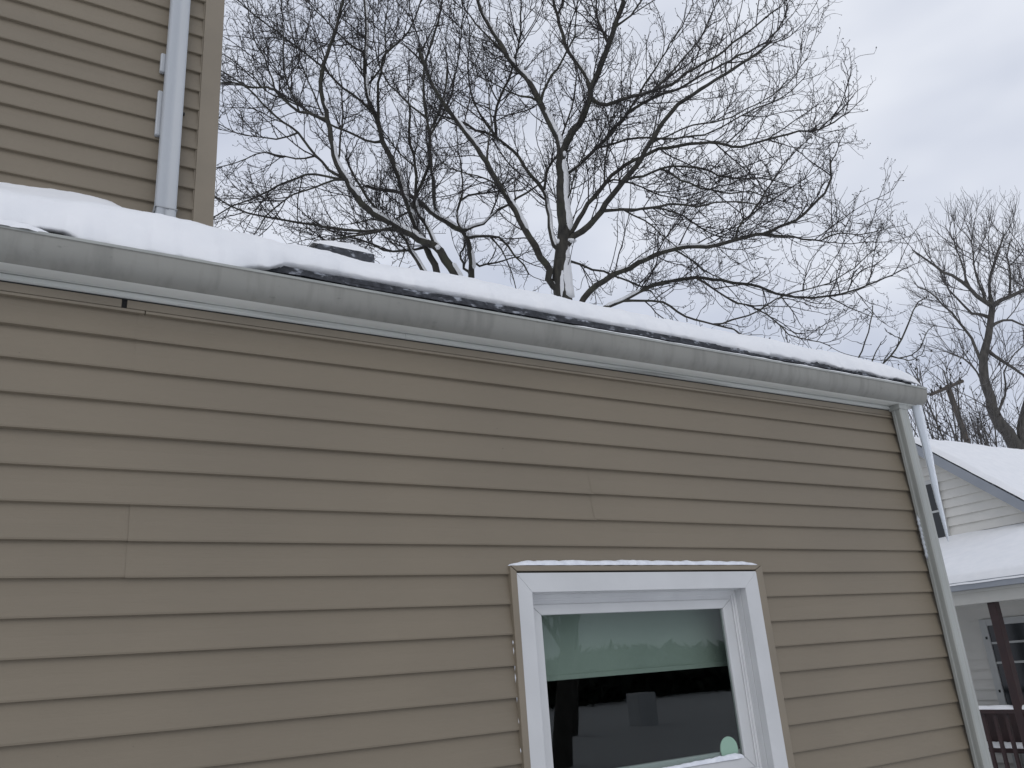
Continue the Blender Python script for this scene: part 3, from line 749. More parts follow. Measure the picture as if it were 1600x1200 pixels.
# porch roof snow
T = np.linspace(0, 1, 40); A = np.linspace(pr0, pr1, 120)
Yg, T2 = np.meshgrid(A, T, indexing='ij')
X = (NX - 0.019) + (PX - 0.235 - NX + 0.019) * T2; Zr = pz_w + (pz_e - pz_w) * T2
e = np.minimum((1 - T2) * 1.98 / 0.12, np.minimum(Yg - pr0, pr1 - Yg) / 0.1); e = np.sqrt(np.clip(1 - (1 - np.clip(e, 0, 1)) ** 2, 0, 1))
Z = Zr + 0.115 * e * (0.85 + 0.3 * fbm(X * 1.5, Yg * 1.5, 130, 3)) + (fbm(X * 6, Yg * 6, 131, 2) - .5) * 0.012
o = link('porch_roof_snow', grid_mesh('porch_roof_snow', np.stack([X, Yg, Z], -1)[::-1]), MT['snow'], None, True)
tag(o, 'deep smooth snow lying on the porch roof', 'snow', kind='stuff')
ridge_strip('railing_snow', [(PX, y, 1.3755) for y in np.linspace(pr0 + .12, pr1 - .12, 160)], lambda s: 0.085, lambda s: 0.045, MT['snow'], 140, label='band of snow on the dark red porch railing')
ridge_strip('bench_snow', [(11.22, y, 0.851) for y in np.linspace(3.33, 4.87, 80)], lambda s: 0.36, lambda s: 0.05, MT['snow'], 143, label='patchy snow on the porch bench seat')
ridge_strip('porch_floor_snow', [(10.55, y, 0.401) for y in np.linspace(1.3, 6.3, 120)], lambda s: 0.5, lambda s: 0.04, MT['snow'], 146, label='drifted snow on the porch floor by the railing')

# ================================================================== TREES
def ray(px, py, depth):
    D = FW * FPX + RT * (px - 800) + UP * (600 - py)
    return CAM + D * (depth / FPX)

def catmull(P, n):
    P = np.asarray(P, float)
    if len(P) == 2:
        return P[0] + (P[1] - P[0]) * np.linspace(0, 1, n)[:, None]
    Q = np.vstack([2 * P[0] - P[1], P, 2 * P[-1] - P[-2]])
    d = np.concatenate([[0], np.cumsum(np.linalg.norm(np.diff(P[:, :3], axis=0), axis=1))]); d /= d[-1]
    t = np.linspace(0, 1, n); out = np.zeros((n, P.shape[1]))
    for i, tt in enumerate(t):
        k = min(len(P) - 2, max(0, np.searchsorted(d, tt, side='right') - 1))
        u = (tt - d[k]) / max(1e-9, d[k + 1] - d[k])
        p0, p1, p2, p3 = Q[k], Q[k + 1], Q[k + 2], Q[k + 3]
        out[i] = 0.5 * (2 * p1 + (-p0 + p2) * u + (2 * p0 - 5 * p1 + 4 * p2 - p3) * u * u + (-p0 + 3 * p1 - 3 * p2 + p3) * u ** 3)
    return out

def tubes(P, R, sides, rough=0.0, rng=RNG):
    """P (n,N,3), R (n,N) -> V, F quads"""
    n, N = R.shape
    T = np.gradient(P, axis=1); T /= np.linalg.norm(T, axis=2, keepdims=True) + 1e-12
    mean = P[:, -1] - P[:, 0]; mean /= np.linalg.norm(mean, axis=1, keepdims=True) + 1e-12
    ref = np.where(np.abs(mean[:, 2:3]) > 0.8, np.array([[1.0, 0, 0]]), np.array([[0, 0, 1.0]]))
    U = np.cross(T, ref[:, None, :]); U /= np.linalg.norm(U, axis=2, keepdims=True) + 1e-12
    Vv = np.cross(T, U)
    a = np.linspace(0, 2 * np.pi, sides + 1)[:-1]
    RR = R[:, :, None] * np.ones(sides)
    if rough > 0:
        RR = RR * (1 + rough * rng.normal(size=RR.shape))
    V = P[:, :, None, :] + (U[:, :, None, :] * np.cos(a)[:, None] + Vv[:, :, None, :] * np.sin(a)[:, None]) * RR[..., None]
    idx = np.arange(n * N * sides).reshape(n, N, sides); nx = np.roll(idx, -1, 2)
    Fq = np.stack([idx[:, :-1], nx[:, :-1], nx[:, 1:], idx[:, 1:]], -1).reshape(-1, 4)
    return V.reshape(-1, 3), Fq

def join(parts):
    Vs, Fs, off = [], [], 0
    for V, F_ in parts:
        Vs.append(V); Fs.append(F_ + off); off += len(V)
    return np.concatenate(Vs), np.concatenate(Fs)

def unit(v): return v / (np.linalg.norm(v, axis=-1, keepdims=True) + 1e-12)

def grow(P, R, dens, Lr, ang, N, rr, tmin=0.2, up=0.10, wob=0.16, outc=None, outk=0.0, rng=RNG, upb=0.25, taper=0.5):
    """side shoots from polylines P (n,M,3)"""
    n, M = R.shape
    seg = np.linalg.norm(np.diff(P, axis=1), axis=2); Ln = seg.sum(1)
    cnt = rng.poisson(dens * Ln * (1 - tmin)) + 1
    pi = np.repeat(np.arange(n), cnt)
    m = len(pi)
    t = tmin + (1 - tmin) * rng.random(m)
    # one shoot close to each tip
    first = np.concatenate([[0], np.cumsum(cnt)[:-1]]); t[first] = 0.985
    x = t * (M - 1); k = np.minimum(x.astype(int), M - 2); fr = (x - k)[:, None]
    base = P[pi, k] * (1 - fr) + P[pi, k + 1] * fr
    tan = unit(P[pi, k + 1] - P[pi, k])
    rb = R[pi, k] * (1 - fr[:, 0]) + R[pi, k + 1] * fr[:, 0]
    rv = rng.normal(size=(m, 3)) + np.array([0, 0, upb])
    perp = unit(rv - (rv * tan).sum(1, keepdims=True) * tan)
    a = np.radians(rng.uniform(ang[0], ang[1], m)); a[first] *= 0.5
    d = unit(tan * np.cos(a)[:, None] + perp * np.sin(a)[:, None])
    Lc = rng.uniform(Lr[0], Lr[1], m) * (1.15 - taper * t)
    step = (Lc / (N - 1))[:, None]
    pts = [base]
    for i in range(N - 1):
        g = up * (0.4 + 1.2 * rng.random((m, 1)))
        d = d + np.array([0, 0, 1.0]) * g * (3.0 / N) + rng.normal(size=(m, 3)) * wob * (4.0 / N)
        if outc is not None:
            d = d + unit(pts[-1] - outc) * outk / N
        d = unit(d)
        pts.append(pts[-1] + d * step)
    PP = np.stack(pts, 1)
    r0 = np.minimum(rb * 0.72, rr[0] * (0.7 + 0.6 * rng.random(m)))
    s = np.linspace(0, 1, N)[None]
    RR = r0[:, None] * (1 - s) + np.minimum(r0, rr[1])[:, None] * s
    return PP, RR

def limb_geo(limbs, depth, seed):
    """limbs: (parent, w0, w1, pts, ddepth or None). returns list of (P, R)"""
    rng = np.random.default_rng(seed)
    out = []
    for (par, w0, w1, pts, dd) in limbs:
        pts = np.array(pts, float)
        lengthpx = np.linalg.norm(np.diff(pts, axis=0), axis=1).sum()
        d0 = depth if par is None else None
        if par is not None:
            q2, q3, qd, qr = out[par]
            j = int(np.argmin(np.hypot(q2[:, 0] - pts[0, 0], q2[:, 1] - pts[0, 1])))
            d0 = qd[j]
            pts[0] = q2[j]
        drift = dd if dd is not None else rng.uniform(-0.45, 0.45) * lengthpx * depth / FPX
        n = max(8, int(lengthpx / 14))
        c = catmull(pts, n)
        s = np.linspace(0, 1, n)
        c[1:] += rng.normal(size=(n - 1, 2)) * 0.9
        kk = rng.normal(size=(max(2, n // 4) + 1, 2)) * min(3.0, lengthpx * 0.012)
        kx = np.linspace(0, len(kk) - 1, n)
        c += np.stack([np.interp(kx, np.arange(len(kk)), kk[:, 0]), np.interp(kx, np.arange(len(kk)), kk[:, 1])], -1) * np.clip(s * 6, 0, 1)[:, None]
        dep = d0 + drift * s ** 1.1
        P = np.array([ray(c[i, 0], c[i, 1], dep[i]) for i in range(n)])
        wpx = w0 + (w1 - w0) * s ** 0.85
        R = wpx * 0.5 * dep / FPX
        if par is not None:
            R[0] = min(R[0] * 1.25, out[par][3][j])
        out.append((c, P, dep, R))
    return out

def resample(P, R, n):
    x = np.linspace(0, len(P) - 1, n); k = np.minimum(x.astype(int), len(P) - 2); f_ = (x - k)
    return P[k] * (1 - f_[:, None]) + P[k + 1] * f_[:, None], R[k] * (1 - f_) + R[k + 1] * f_

def snow_on(limbs3, rmin, seed, m, name, label, amount=0.5):
    rng = np.random.default_rng(seed)
    parts = []
    for li, (P, R) in enumerate(limbs3):
        n = max(12, len(P) * 2)
        Pp, Rr = resample(P, R, n)
        T = unit(np.gradient(Pp, axis=0))
        wind = unit(np.array([0, 0, 0.75]) + RT * 0.55 - FW * 0.42)
        upv = wind - (T @ wind)[:, None] * T
        flat = np.linalg.norm(upv, axis=1)            # 1 = level limb, 0 = vertical
        upv = unit(upv)
        s = np.linspace(0, 1, n)
        ln = np.linalg.norm(np.diff(Pp, axis=0), axis=1).sum()
        nz_ = fbm(s * ln * 2.2 + li * 3.3, s * 0 + li, seed, 3)
        msk = np.clip((nz_ - (1 - amount)) * 7, 0, 1) * np.clip((flat - 0.30) * 4, 0, 1) * np.clip((Rr - rmin) / (0.5 * rmin), 0, 1)
        if msk.max() < 0.1: continue
        msk[0] = msk[-1] = 0
        rr = Rr * 0.82 * msk + 0.0004
        C_ = Pp + upv * (Rr * 0.50 + Rr * 0.18 * msk)[:, None] * (0.3 + 0.7 * msk)[:, None]
        parts.append(tubes(C_[None], rr[None], 7, 0.05, rng))
    if not parts: return
    V, F_ = join(parts)
    o = link(name, fast_mesh(name, V, F_), m, None, True)
    tag(o, label, 'snow', kind='stuff')

def make_tree(name, label, limbs, depth, seed, cfg, bark, twig, group=None, buds=0.0):
    rng = np.random.default_rng(seed + 100)
    geo = limb_geo(limbs, depth, seed)
    P0 = geo[0][1][0]
    root = empty(name, (P0[0], P0[1], 0.0))
    tag(root, label, 'tree', group)
    # trunk down to the ground from every root limb
    roots = [i for i, l in enumerate(limbs) if l[0] is None]
    for i in roots:
        P, R = geo[i][1], geo[i][3]
        b0 = P[0]; n = 10
        ztop = b0[2]
        tx = P0[0] + (b0[0] - P0[0]) * 0.25; ty = P0[1] + (b0[1] - P0[1]) * 0.25
        s = np.linspace(0, 1, n)[::-1][:-1]     # ground .. just below limb start
        low = np.stack([b0[0] + (tx - b0[0]) * s ** 1.2, b0[1] + (ty - b0[1]) * s ** 1.2, ztop * (1 - s) - 0.1 * s], -1)
        rl = R[0] * (1 + 0.55 * s + 0.5 * s ** 6)
        PP = np.vstack([low, P]); RR = np.concatenate([rl, R])
        V, F_ = tubes(PP[None], RR[None], 12, 0.035, rng)
        link('trunk', fast_mesh('trunk', V, F_), bark, root, True)
    for i in range(len(limbs)):
        if i in roots: continue
        V, F_ = tubes(geo[i][1][None], geo[i][3][None], 8, 0.05, rng)
        link('limb', fast_mesh('limb', V, F_), bark, root, True)
    M = 24
    PR = [resample(g_[1], g_[3], M) for g_ in geo]
    P1 = np.stack([a for a, _ in PR]); R1 = np.stack([b_ for _, b_ in PR])
    cen = P1.reshape(-1, 3).mean(0) - np.array([0, 0, 2.0])
    parts = []
    lv = (P1, R1)
    for ci, c in enumerate(cfg):
        Pn, Rn = grow(lv[0], lv[1], outc=cen, rng=rng, **c['g'])
        parts.append(tubes(Pn, Rn, c['sides']))
        if c.get('also') is not None:      # next level also sprouts from the limbs themselves
            Pa, Ra = grow(P1, R1, outc=cen, rng=rng, **c['also'])
            parts.append(tubes(Pa, Ra, c['sides']))
            if Pa.shape[1] == Pn.shape[1]:
                Pn = np.concatenate([Pn, Pa]); Rn = np.concatenate([Rn, Ra])
        lv = (Pn, Rn)
    V, F_ = join(parts)
    cr_ = link('crown', fast_mesh('crown', V, F_), twig, root, True)
    cr_['kind'] = 'stuff'
    if buds > 0:
        sel = rng.random(len(lv[0])) < buds
        tip = lv[0][sel][:, -1]; ax = unit(lv[0][sel][:, -1] - lv[0][sel][:, -2])
        r = rng.uniform(0.006, 0.0105, len(tip))[:, None]
        e1 = unit(np.cross(ax, rng.normal(size=ax.shape))); e2 = np.cross(ax, e1)
        V = np.stack([tip - ax * r, tip + ax * r * 1.8, tip + e1 * r, tip - e1 * r, tip + e2 * r, tip - e2 * r], 1).reshape(-1, 3)
        f0 = np.array([(0, 2, 4), (0, 4, 3), (0, 3, 5), (0, 5, 2), (1, 4, 2), (1, 3, 4), (1, 5, 3), (1, 2, 5)])
        bd = link('buds', fast_mesh('buds', V, (f0[None] + (np.arange(len(tip)) * 6)[:, None, None]).reshape(-1, 3)), twig, root)
        bd['kind'] = 'stuff'
    return root, [(g_[1], g_[3]) for g_ in geo], lv

# ---- the big maple behind the wing: traced limbs (picture px), parent index, start / end width
main_limbs = [
 (None, 31, 19, [(880, 470), (879, 440), (879, 410), (880, 380), (879, 330), (879, 285), (878, 245)], 0.0),                       # 0 trunk
 (0, 17, 7, [(879, 455), (859, 440), (856, 415), (835, 380), (810, 337), (785, 297), (757, 250), (730, 210), (708, 183), (690, 155), (672, 120), (655, 80)], -0.9),
 (0, 15, 8, [(878, 248), (872, 222), (860, 190), (850, 168), (835, 147), (810, 115), (792, 90), (780, 62), (768, 38), (755, 12), (740, -30)], 0.7),
 (0, 16, 9, [(878, 248), (887, 225), (905, 192), (920, 160), (925, 135), (940, 107), (952, 75), (962, 45), (972, 12), (984, -40)], -0.4),
 (3, 10, 5, [(925, 135), (917, 117), (900, 90), (885, 65), (872, 37), (865, 10), (862, -40)], 0.6),
 (3, 9, 3, [(922, 155), (940, 164), (955, 160), (975, 150), (1025, 140), (1062, 125), (1100, 100), (1140, 70), (1180, 42), (1215, 12)], -0.8),
 (0, 11, 4, [(879, 388), (866, 380), (857, 340), (849, 295), (820, 260), (797, 232), (772, 212), (745, 200), (720, 190), (690, 184)], 1.2),
 (6, 6, 3, [(849, 293), (856, 268), (868, 243), (880, 205), (895, 160), (905, 120)], 0.6),
 (6, 7, 3, [(772, 213), (775, 180), (787, 147), (800, 117), (808, 80), (815, 40), (818, -10)], 0.4),
 (6, 5, 2, [(768, 212), (758, 190), (748, 172), (738, 140), (733, 100), (735, 60), (728, 10)], -0.4),
 (0, 15, 5, [(880, 395), (895, 374), (922, 350), (942, 327), (965, 297), (985, 275), (1000, 256), (1017, 225), (1042, 187), (1067, 160), (1095, 140), (1130, 118), (1170, 95), (1205, 70)], -1.4),
 (0, 11, 3, [(880, 385), (900, 350), (917, 317), (940, 289), (965, 267), (1000, 247), (1037, 230), (1100, 226), (1150, 229), (1200, 222), (1258, 205), (1297, 192), (1325, 175)], -0.9),
 (0, 9, 3, [(882, 280), (912, 252), (937, 230), (955, 210), (975, 180), (1012, 157), (1060, 140), (1100, 118), (1150, 92), (1205, 60), (1235, 20)], 1.2),
 (12, 5, 2, [(938, 229), (975, 223), (1037, 220), (1075, 214), (1130, 196), (1180, 172), (1225, 150), (1258, 120)], 0.4),
 (None, 11, 4, [(905, 480), (912, 470), (930, 447), (950, 432), (987, 417), (1020, 400), (1055, 389), (1100, 380), (1150, 372), (1190, 366), (1217, 355), (1250, 340), (1275, 315), (1297, 287), (1302, 250)], -0.6),
 (14, 5, 2, [(1190, 366), (1237, 372), (1280, 377), (1310, 366), (1345, 365), (1368, 356)], 0.2),
 (14, 5, 2, [(1150, 372), (1152, 352), (1167, 340), (1187, 312), (1212, 275), (1240, 240), (1270, 215)], 0.3),
 (None, 8, 3, [(936, 490), (945, 479), (965, 470), (982, 460), (1012, 447), (1050, 439), (1085, 434), (1117, 435), (1150, 442), (1182, 447), (1225, 467), (1262, 472), (1300, 467), (1345, 452), (1397, 430)], 0.8),
 (17, 6, 3, [(972, 468), (1005, 470), (1035, 477), (1060, 490), (1090, 502), (1117, 510), (1150, 520), (1185, 536)], -0.7),
 (17, 5, 2, [(1085, 436), (1112, 450), (1137, 467), (1175, 480), (1200, 492), (1225, 512), (1255, 527), (1290, 545)], -0.4),
 (18, 4, 2, [(1115, 511), (1140, 500), (1187, 482), (1225, 460), (1262, 445), (1300, 435), (1340, 412), (1365, 388)], 0.6),
 (11, 4, 2, [(942, 290), (960, 281), (990, 287), (1010, 297), (1050, 310), (1095, 318)], 0.5),
 (10, 6, 2.5, [(982, 280), (1010, 275), (1037, 265), (1075, 262), (1107, 265), (1117, 272), (1150, 274), (1180, 277), (1215, 287)], 0.5),
 (22, 5, 2, [(1035, 270), (1075, 285), (1110, 296), (1137, 304), (1170, 304), (1200, 312), (1235, 318)], -0.5),
 (10, 7, 3, [(942, 329), (975, 325), (1012, 322), (1050, 322), (1090, 325), (1140, 318), (1180, 322)], -0.8),
 (24, 5, 2, [(970, 327), (1020, 327), (1055, 335), (1087, 350), (1125, 367), (1165, 375)], 0.4),
 (24, 4, 2, [(975, 330), (1000, 342), (1020, 355), (1050, 380), (1075, 400)], -0.3),
 (0, 6, 3, [(882, 408), (900, 412), (925, 421), (952, 427), (985, 440), (1020, 455)], 1.0),
 (11, 4, 2, [(940, 289), (944, 262), (950, 235), (952, 205), (945, 170)], 0.3),
 (2, 6, 2, [(850, 168), (840, 158), (820, 150), (795, 143), (770, 128), (745, 118)], 0.5),
 (2, 6, 2, [(848, 165), (852, 140), (862, 122), (880, 95), (895, 60), (902, 20), (905, -20)], -0.6),
 (4, 5, 2, [(868, 30), (880, 5), (892, -40)], 0.3),
 (3, 6, 2, [(955, 70), (940, 50), (932, 25), (934, -20)], 0.4),
 (3, 5, 2, [(962, 45), (985, 20), (1010, -10), (1035, -40)], -0.4),
 (5, 5, 2, [(1025, 140), (1050, 112), (1080, 75), (1105, 35), (1125, -10)], 0.5),
 (12, 5, 2, [(975, 180), (1000, 140), (1030, 95), (1060, 50), (1085, 0)], -0.5),
 (10, 4, 2, [(1017, 225), (1060, 205), (1105, 190), (1155, 178), (1200, 160), (1240, 128), (1262, 95)], 0.5),
 (1, 5, 2, [(757, 250), (764, 225), (768, 190), (765, 150), (758, 110)], 0.5),
 (1, 4, 2, [(785, 297), (770, 285), (745, 275), (715, 268), (690, 255)], -0.5),
 (0, 4, 2, [(886, 330), (893, 300), (900, 270), (915, 235), (925, 200)], -0.4),
 (14, 4, 2, [(1055, 389), (1080, 405), (1105, 425), (1140, 440)], 0.4),
 (14, 3.5, 1.5, [(1020, 400), (1040, 372), (1062, 345), (1075, 315)], 0.4),
 (2, 5, 2, [(792, 90), (775, 70), (752, 50), (730, 20), (712, -20)], -0.3),
]
left_limbs = [
 (None, 17, 6, [(718, 445), (712, 430), (700, 410), (685, 390), (667, 380), (645, 370), (625, 360), (602, 342), (580, 327), (560, 307), (541, 288), (525, 258), (518, 230), (513, 200), (508, 175), (502, 150), (500, 125), (507, 100), (514, 72), (523, 45), (533, 18), (545, -10)], -0.5),
 (None, 13, 7, [(688, 440), (682, 425), (670, 400), (657, 372), (650, 350), (646, 327), (632, 300), (620, 267), (607, 240), (598, 220), (592, 190), (580, 162), (575, 125), (570, 85), (572, 50), (570, 0), (565, -40)], 0.8),
 (None, 9, 4, [(668, 432), (662, 421), (647, 400), (635, 377), (622, 358), (600, 340), (575, 310), (555, 275), (545, 240)], 0.6),
 (0, 10, 5, [(684, 390), (677, 375), (667, 352), (652, 332), (647, 307), (648, 275), (650, 245), (645, 205), (640, 165)], 0.6),
 (1, 8, 4, [(646, 327), (657, 295), (669, 270), (672, 250), (667, 212), (665, 162), (667, 112), (675, 87), (685, 50), (692, 0), (696, -40)], -0.8),
 (0, 7, 3, [(540, 287), (515, 265), (490, 240), (465, 207), (427, 175), (390, 140), (365, 122), (340, 108), (310, 90)], 0.6),
 (0, 7, 3, [(510, 187), (490, 180), (465, 170), (430, 135), (415, 135), (390, 137), (365, 127), (340, 132), (315, 136)], -0.7),
 (6, 4, 2, [(430, 134), (415, 95), (400, 65), (390, 25), (382, -10)], 0.4),
 (6, 4, 2, [(465, 170), (450, 120), (445, 62), (440, 0), (436, -30)], -0.4),
 (0, 6, 2.5, [(537, 282), (502, 277), (477, 276), (450, 285), (422, 297), (400, 310), (374, 324), (340, 337), (310, 345)], 0.7),
 (0, 5, 2.5, [(530, 284), (509, 285), (482, 297), (452, 310), (424, 331), (408, 350), (396, 370)], -0.4),
 (0, 8, 3, [(626, 362), (584, 356), (527, 356), (490, 354), (452, 350), (415, 341), (387, 335), (359, 322), (335, 305), (310, 285)], 0.5),
 (0, 7, 3, [(618, 361), (584, 365), (552, 371), (527, 372), (509, 378), (485, 384)], -0.6),
 (1, 6, 3, [(655, 386), (640, 392), (602, 389), (580, 378), (552, 372), (520, 362), (495, 345)], 0.5),
 (1, 6, 2.5, [(600, 222), (575, 220), (540, 207), (515, 195), (490, 180), (455, 160), (420, 145), (385, 110)], 0.9),
 (1, 6, 2, [(577, 172), (552, 145), (515, 115), (477, 85), (445, 60), (415, 35), (385, 12), (360, -10)], -0.8),
 (1, 5, 2, [(568, 88), (548, 68), (525, 50), (495, 17), (475, -10)], 0.5),
 (1, 7, 3, [(594, 190), (592, 150), (593, 118), (605, 80), (635, 55), (650, 25), (662, -10)], -0.6),
 (1, 5, 2, [(575, 130), (600, 95), (600, 40), (606, -20)], 0.4),
 (0, 5, 2, [(522, 250), (535, 215), (537, 170), (530, 120), (522, 70)], 0.6),
 (4, 5, 2, [(666, 185), (640, 160), (610, 128), (590, 85), (585, 30)], 0.6),
 (4, 5, 2, [(668, 215), (690, 180), (705, 145), (712, 95), (718, 40), (720, -20)], -0.6),
 (3, 4, 2, [(648, 260), (625, 240), (600, 205), (585, 175)], 0.5),
 (5, 4, 2, [(465, 207), (430, 215), (395, 212), (365, 205), (335, 190)], 0.4),
 (5, 4, 2, [(490, 240), (450, 245), (410, 240), (375, 252), (340, 262)], -0.4),
 (0, 4, 2, [(512, 195), (480, 130), (462, 85), (455, 40), (450, -10)], 0.5),
]
mid_limbs = [
 (None, 11, 7, [(735, 445), (735, 432), (736, 405), (732, 380), (724, 363)], 0.0),
 (0, 10, 5, [(724, 364), (710, 355), (692, 344), (678, 333), (655, 315), (630, 302), (600, 298), (570, 290)], -0.5),
 (1, 7, 4, [(687, 338), (679, 318), (677, 300), (675, 270), (672, 240), (676, 205), (690, 160), (700, 110)], 0.5),
 (0, 5, 2.5, [(728, 434), (722, 412), (719, 397), (727, 380)], 0.1),
 (0, 6, 2.5, [(728, 365), (755, 350), (767, 337), (790, 322), (822, 303), (850, 280)], 0.5),
 (0, 5, 2.5, [(735, 364), (777, 372), (797, 390), (815, 410), (825, 428)], -0.4),
 (0, 5, 2, [(722, 362), (716, 345), (720, 320), (730, 307), (760, 301), (785, 300), (815, 298)], 0.3),
 (0, 4, 2, [(737, 400), (747, 415), (775, 410), (812, 401)], 0.3),
 (6, 3, 1.5, [(720, 320), (722, 280), (716, 240), (712, 190)], 0.3),
 (4, 3, 1.5, [(767, 337), (775, 310), (790, 280), (798, 250)], 0.3),
 (5, 3, 1.5, [(760, 368), (785, 395), (800, 425), (806, 450)], 0.3),
 (1, 4, 2, [(655, 315), (640, 330), (610, 345), (575, 345), (545, 352)], 0.4),
]
CFG = [
 dict(sides=5, g=dict(dens=4.8, Lr=(0.5, 1.65), ang=(24, 62), N=12, rr=(0.0092, 0.0040), tmin=0.12, up=0.12, wob=0.30, outk=0.22), also=None),
 dict(sides=4, g=dict(dens=8.0, Lr=(0.18, 0.62), ang=(25, 65), N=6, rr=(0.0054, 0.0034), tmin=0.08, up=0.14, wob=0.40, outk=0.15),
      also=dict(dens=4.5, Lr=(0.15, 0.5), ang=(30, 75), N=6, rr=(0.0054, 0.0034), tmin=0.15, up=0.1, wob=0.35)),
 dict(sides=3, g=dict(dens=10.0, Lr=(0.05, 0.17), ang=(30, 70), N=4, rr=(0.0039, 0.0034), tmin=0.15, up=0.25, wob=0.45), also=None),
]
main_limbs = [(a_, b_ * (0.92 if a_ is None else 0.74), c_ * 0.72, d_, e_) for a_, b_, c_, d_, e_ in main_limbs]
left_limbs = [(a_, b_ * (0.85 if a_ is None else 0.72), c_ * 0.68, d_, e_) for a_, b_, c_, d_, e_ in left_limbs]
t1, l1, _ = make_tree('maple_tree', 'large bare spreading maple with arching snow lined limbs behind the wing roof', main_limbs, 12.0, 7, CFG, MT['bark'], MT['twig'], buds=0.4)
t2, l2, _ = make_tree('multi_stem_tree', 'bare multi stemmed tree leaning towards the house corner behind the roof vent', left_limbs, 12.8, 17, CFG, MT['bark'], MT['twig'], buds=0.4)
t3, l3, _ = make_tree('slender_tree', 'slender crooked bare tree with low fork between the two big trees', mid_limbs, 14.5, 27,
                      [dict(sides=5, g=dict(CFG[0]['g'], dens=2.6, Lr=(0.4, 1.2))), CFG[1], CFG[2]], MT['bark'], MT['twig'])
snow_on(l1, 0.020, 201, MT['snow'], 'maple_branch_snow', 'white snow lines lying on the limbs of the large maple', 0.68)
snow_on(l2, 0.018, 202, MT['snow'], 'stem_branch_snow', 'white snow lines on the limbs of the multi stemmed tree', 0.64)
snow_on(l3, 0.018, 203, MT['snow'], 'slender_branch_snow', 'snow patches on the fork of the slender crooked tree', 0.60)
# snow lumps packed in the forks
parts = []
rg = np.random.default_rng(9)
for (px, py, w, h, dep) in ((893, 376, 15, 9, 12.05), (872, 377, 6, 8, 12.05), (882, 240, 6, 9, 12.05), (884, 272, 6, 7, 12.05), (878, 445, 7, 50, 12.0), (733, 366, 9, 6, 14.4), (684, 386, 8, 8, 12.7)):
    c0 = ray(px, py, dep - 0.10); k_ = dep / FPX
    uu = np.linspace(0, 2 * np.pi, 11)[:-1]; vv = np.linspace(0.05, np.pi - 0.05, 7)
    V = np.array([[c0 + RT * (w * .5 * k_ * math.sin(b_) * math.cos(a) * (1 + .18 * rg.normal())) + UP * (h * .5 * k_ * math.cos(b_)) + FW * (w * .5 * k_ * math.sin(b_) * math.sin(a)) for a in uu] for b_ in vv])
    idx = np.arange(7 * 10).reshape(7, 10); nx_ = np.roll(idx, -1, 1)
    parts.append((V.reshape(-1, 3), np.stack([idx[:-1], nx_[:-1], nx_[1:], idx[1:]], -1).reshape(-1, 4)))
V, F_ = join(parts)
o = link('fork_snow', fast_mesh('fork_snow', V, F_), MT['snow'], None, True)
tag(o, 'small lumps of snow packed into the forks of the bare trees', 'snow', kind='stuff')

# ---- far tree behind the neighbour's house
far_limbs = [
 (None, 26, 12, [(1600, 715), (1587, 697), (1574, 675), (1557, 651), (1546, 623), (1538, 597), (1537, 565), (1545, 540), (1550, 515), (1551, 483)], 0.0),
 (0, 9, 3, [(1551, 485), (1540, 470), (1517, 450), (1490, 432), (1462, 415), (1440, 400), (1425, 388)], -0.8),
 (0, 9, 4, [(1551, 485), (1565, 470), (1585, 460), (1605, 452), (1640, 440), (1680, 425)], 0.8),
 (0, 7, 3, [(1550, 482), (1546, 460), (1545, 440), (1552, 415), (1560, 390), (1570, 365)], 0.5),
 (0, 6, 2.5, [(1549, 503), (1522, 490), (1500, 472), (1480, 447), (1470, 425)], 0.9),
 (0, 7, 2.5, [(1535, 568), (1522, 540), (1505, 512), (1485, 490), (1455, 460), (1432, 448)], 0.4),
 (0, 7, 3, [(1545, 550), (1570, 567), (1600, 587), (1640, 610)], -0.5),
 (0, 6, 2.5, [(1549, 510), (1568, 500), (1590, 505), (1630, 520)], 0.6),
 (1, 5, 2, [(1517, 450), (1505, 420), (1495, 390), (1485, 362)], 0.6),
 (1, 5, 2, [(1540, 470), (1525, 430), (1520, 395), (1522, 365)], -0.5),
 (2, 5, 2, [(1575, 465), (1580, 435), (1575, 405), (1580, 375)], -0.5),
 (2, 5, 2, [(1605, 452), (1610, 420), (1605, 390), (1615, 360)], 0.5),
 (0, 5, 2, [(1556, 648), (1572, 610), (1568, 585), (1580, 560), (1600, 540)], 0.4),
 (0, 4, 2, [(1540, 600), (1515, 570), (1490, 555), (1465, 545)], 0.4),
 (None, 16, 9, [(1606, 715), (1600, 690), (1596, 670), (1600, 645), (1608, 610), (1620, 560)], 0.3),
]
FCFG = [
 dict(sides=5, g=dict(dens=3.6, Lr=(0.7, 1.9), ang=(22, 58), N=9, rr=(0.014, 0.0065), tmin=0.2, up=0.14, wob=0.2, outk=0.2), also=None),
 dict(sides=4, g=dict(dens=7.0, Lr=(0.35, 0.95), ang=(20, 50), N=6, rr=(0.0085, 0.0052), tmin=0.1, up=0.15, wob=0.22, outk=0.2), also=None),
 dict(sides=3, g=dict(dens=4.5, Lr=(0.12, 0.4), ang=(20, 50), N=4, rr=(0.007, 0.0045), tmin=0.2, up=0.2, wob=0.25), also=None),
]
t4, l4, _ = make_tree('ash_tree', 'tall bare grey tree with bent trunk behind the white house', [(a_, b_ * 0.85, c_ * 0.7, d_, e_) for a_, b_, c_, d_, e_ in far_limbs], 24.0, 37, FCFG, MT['bark_grey'], MT['twig_grey'])
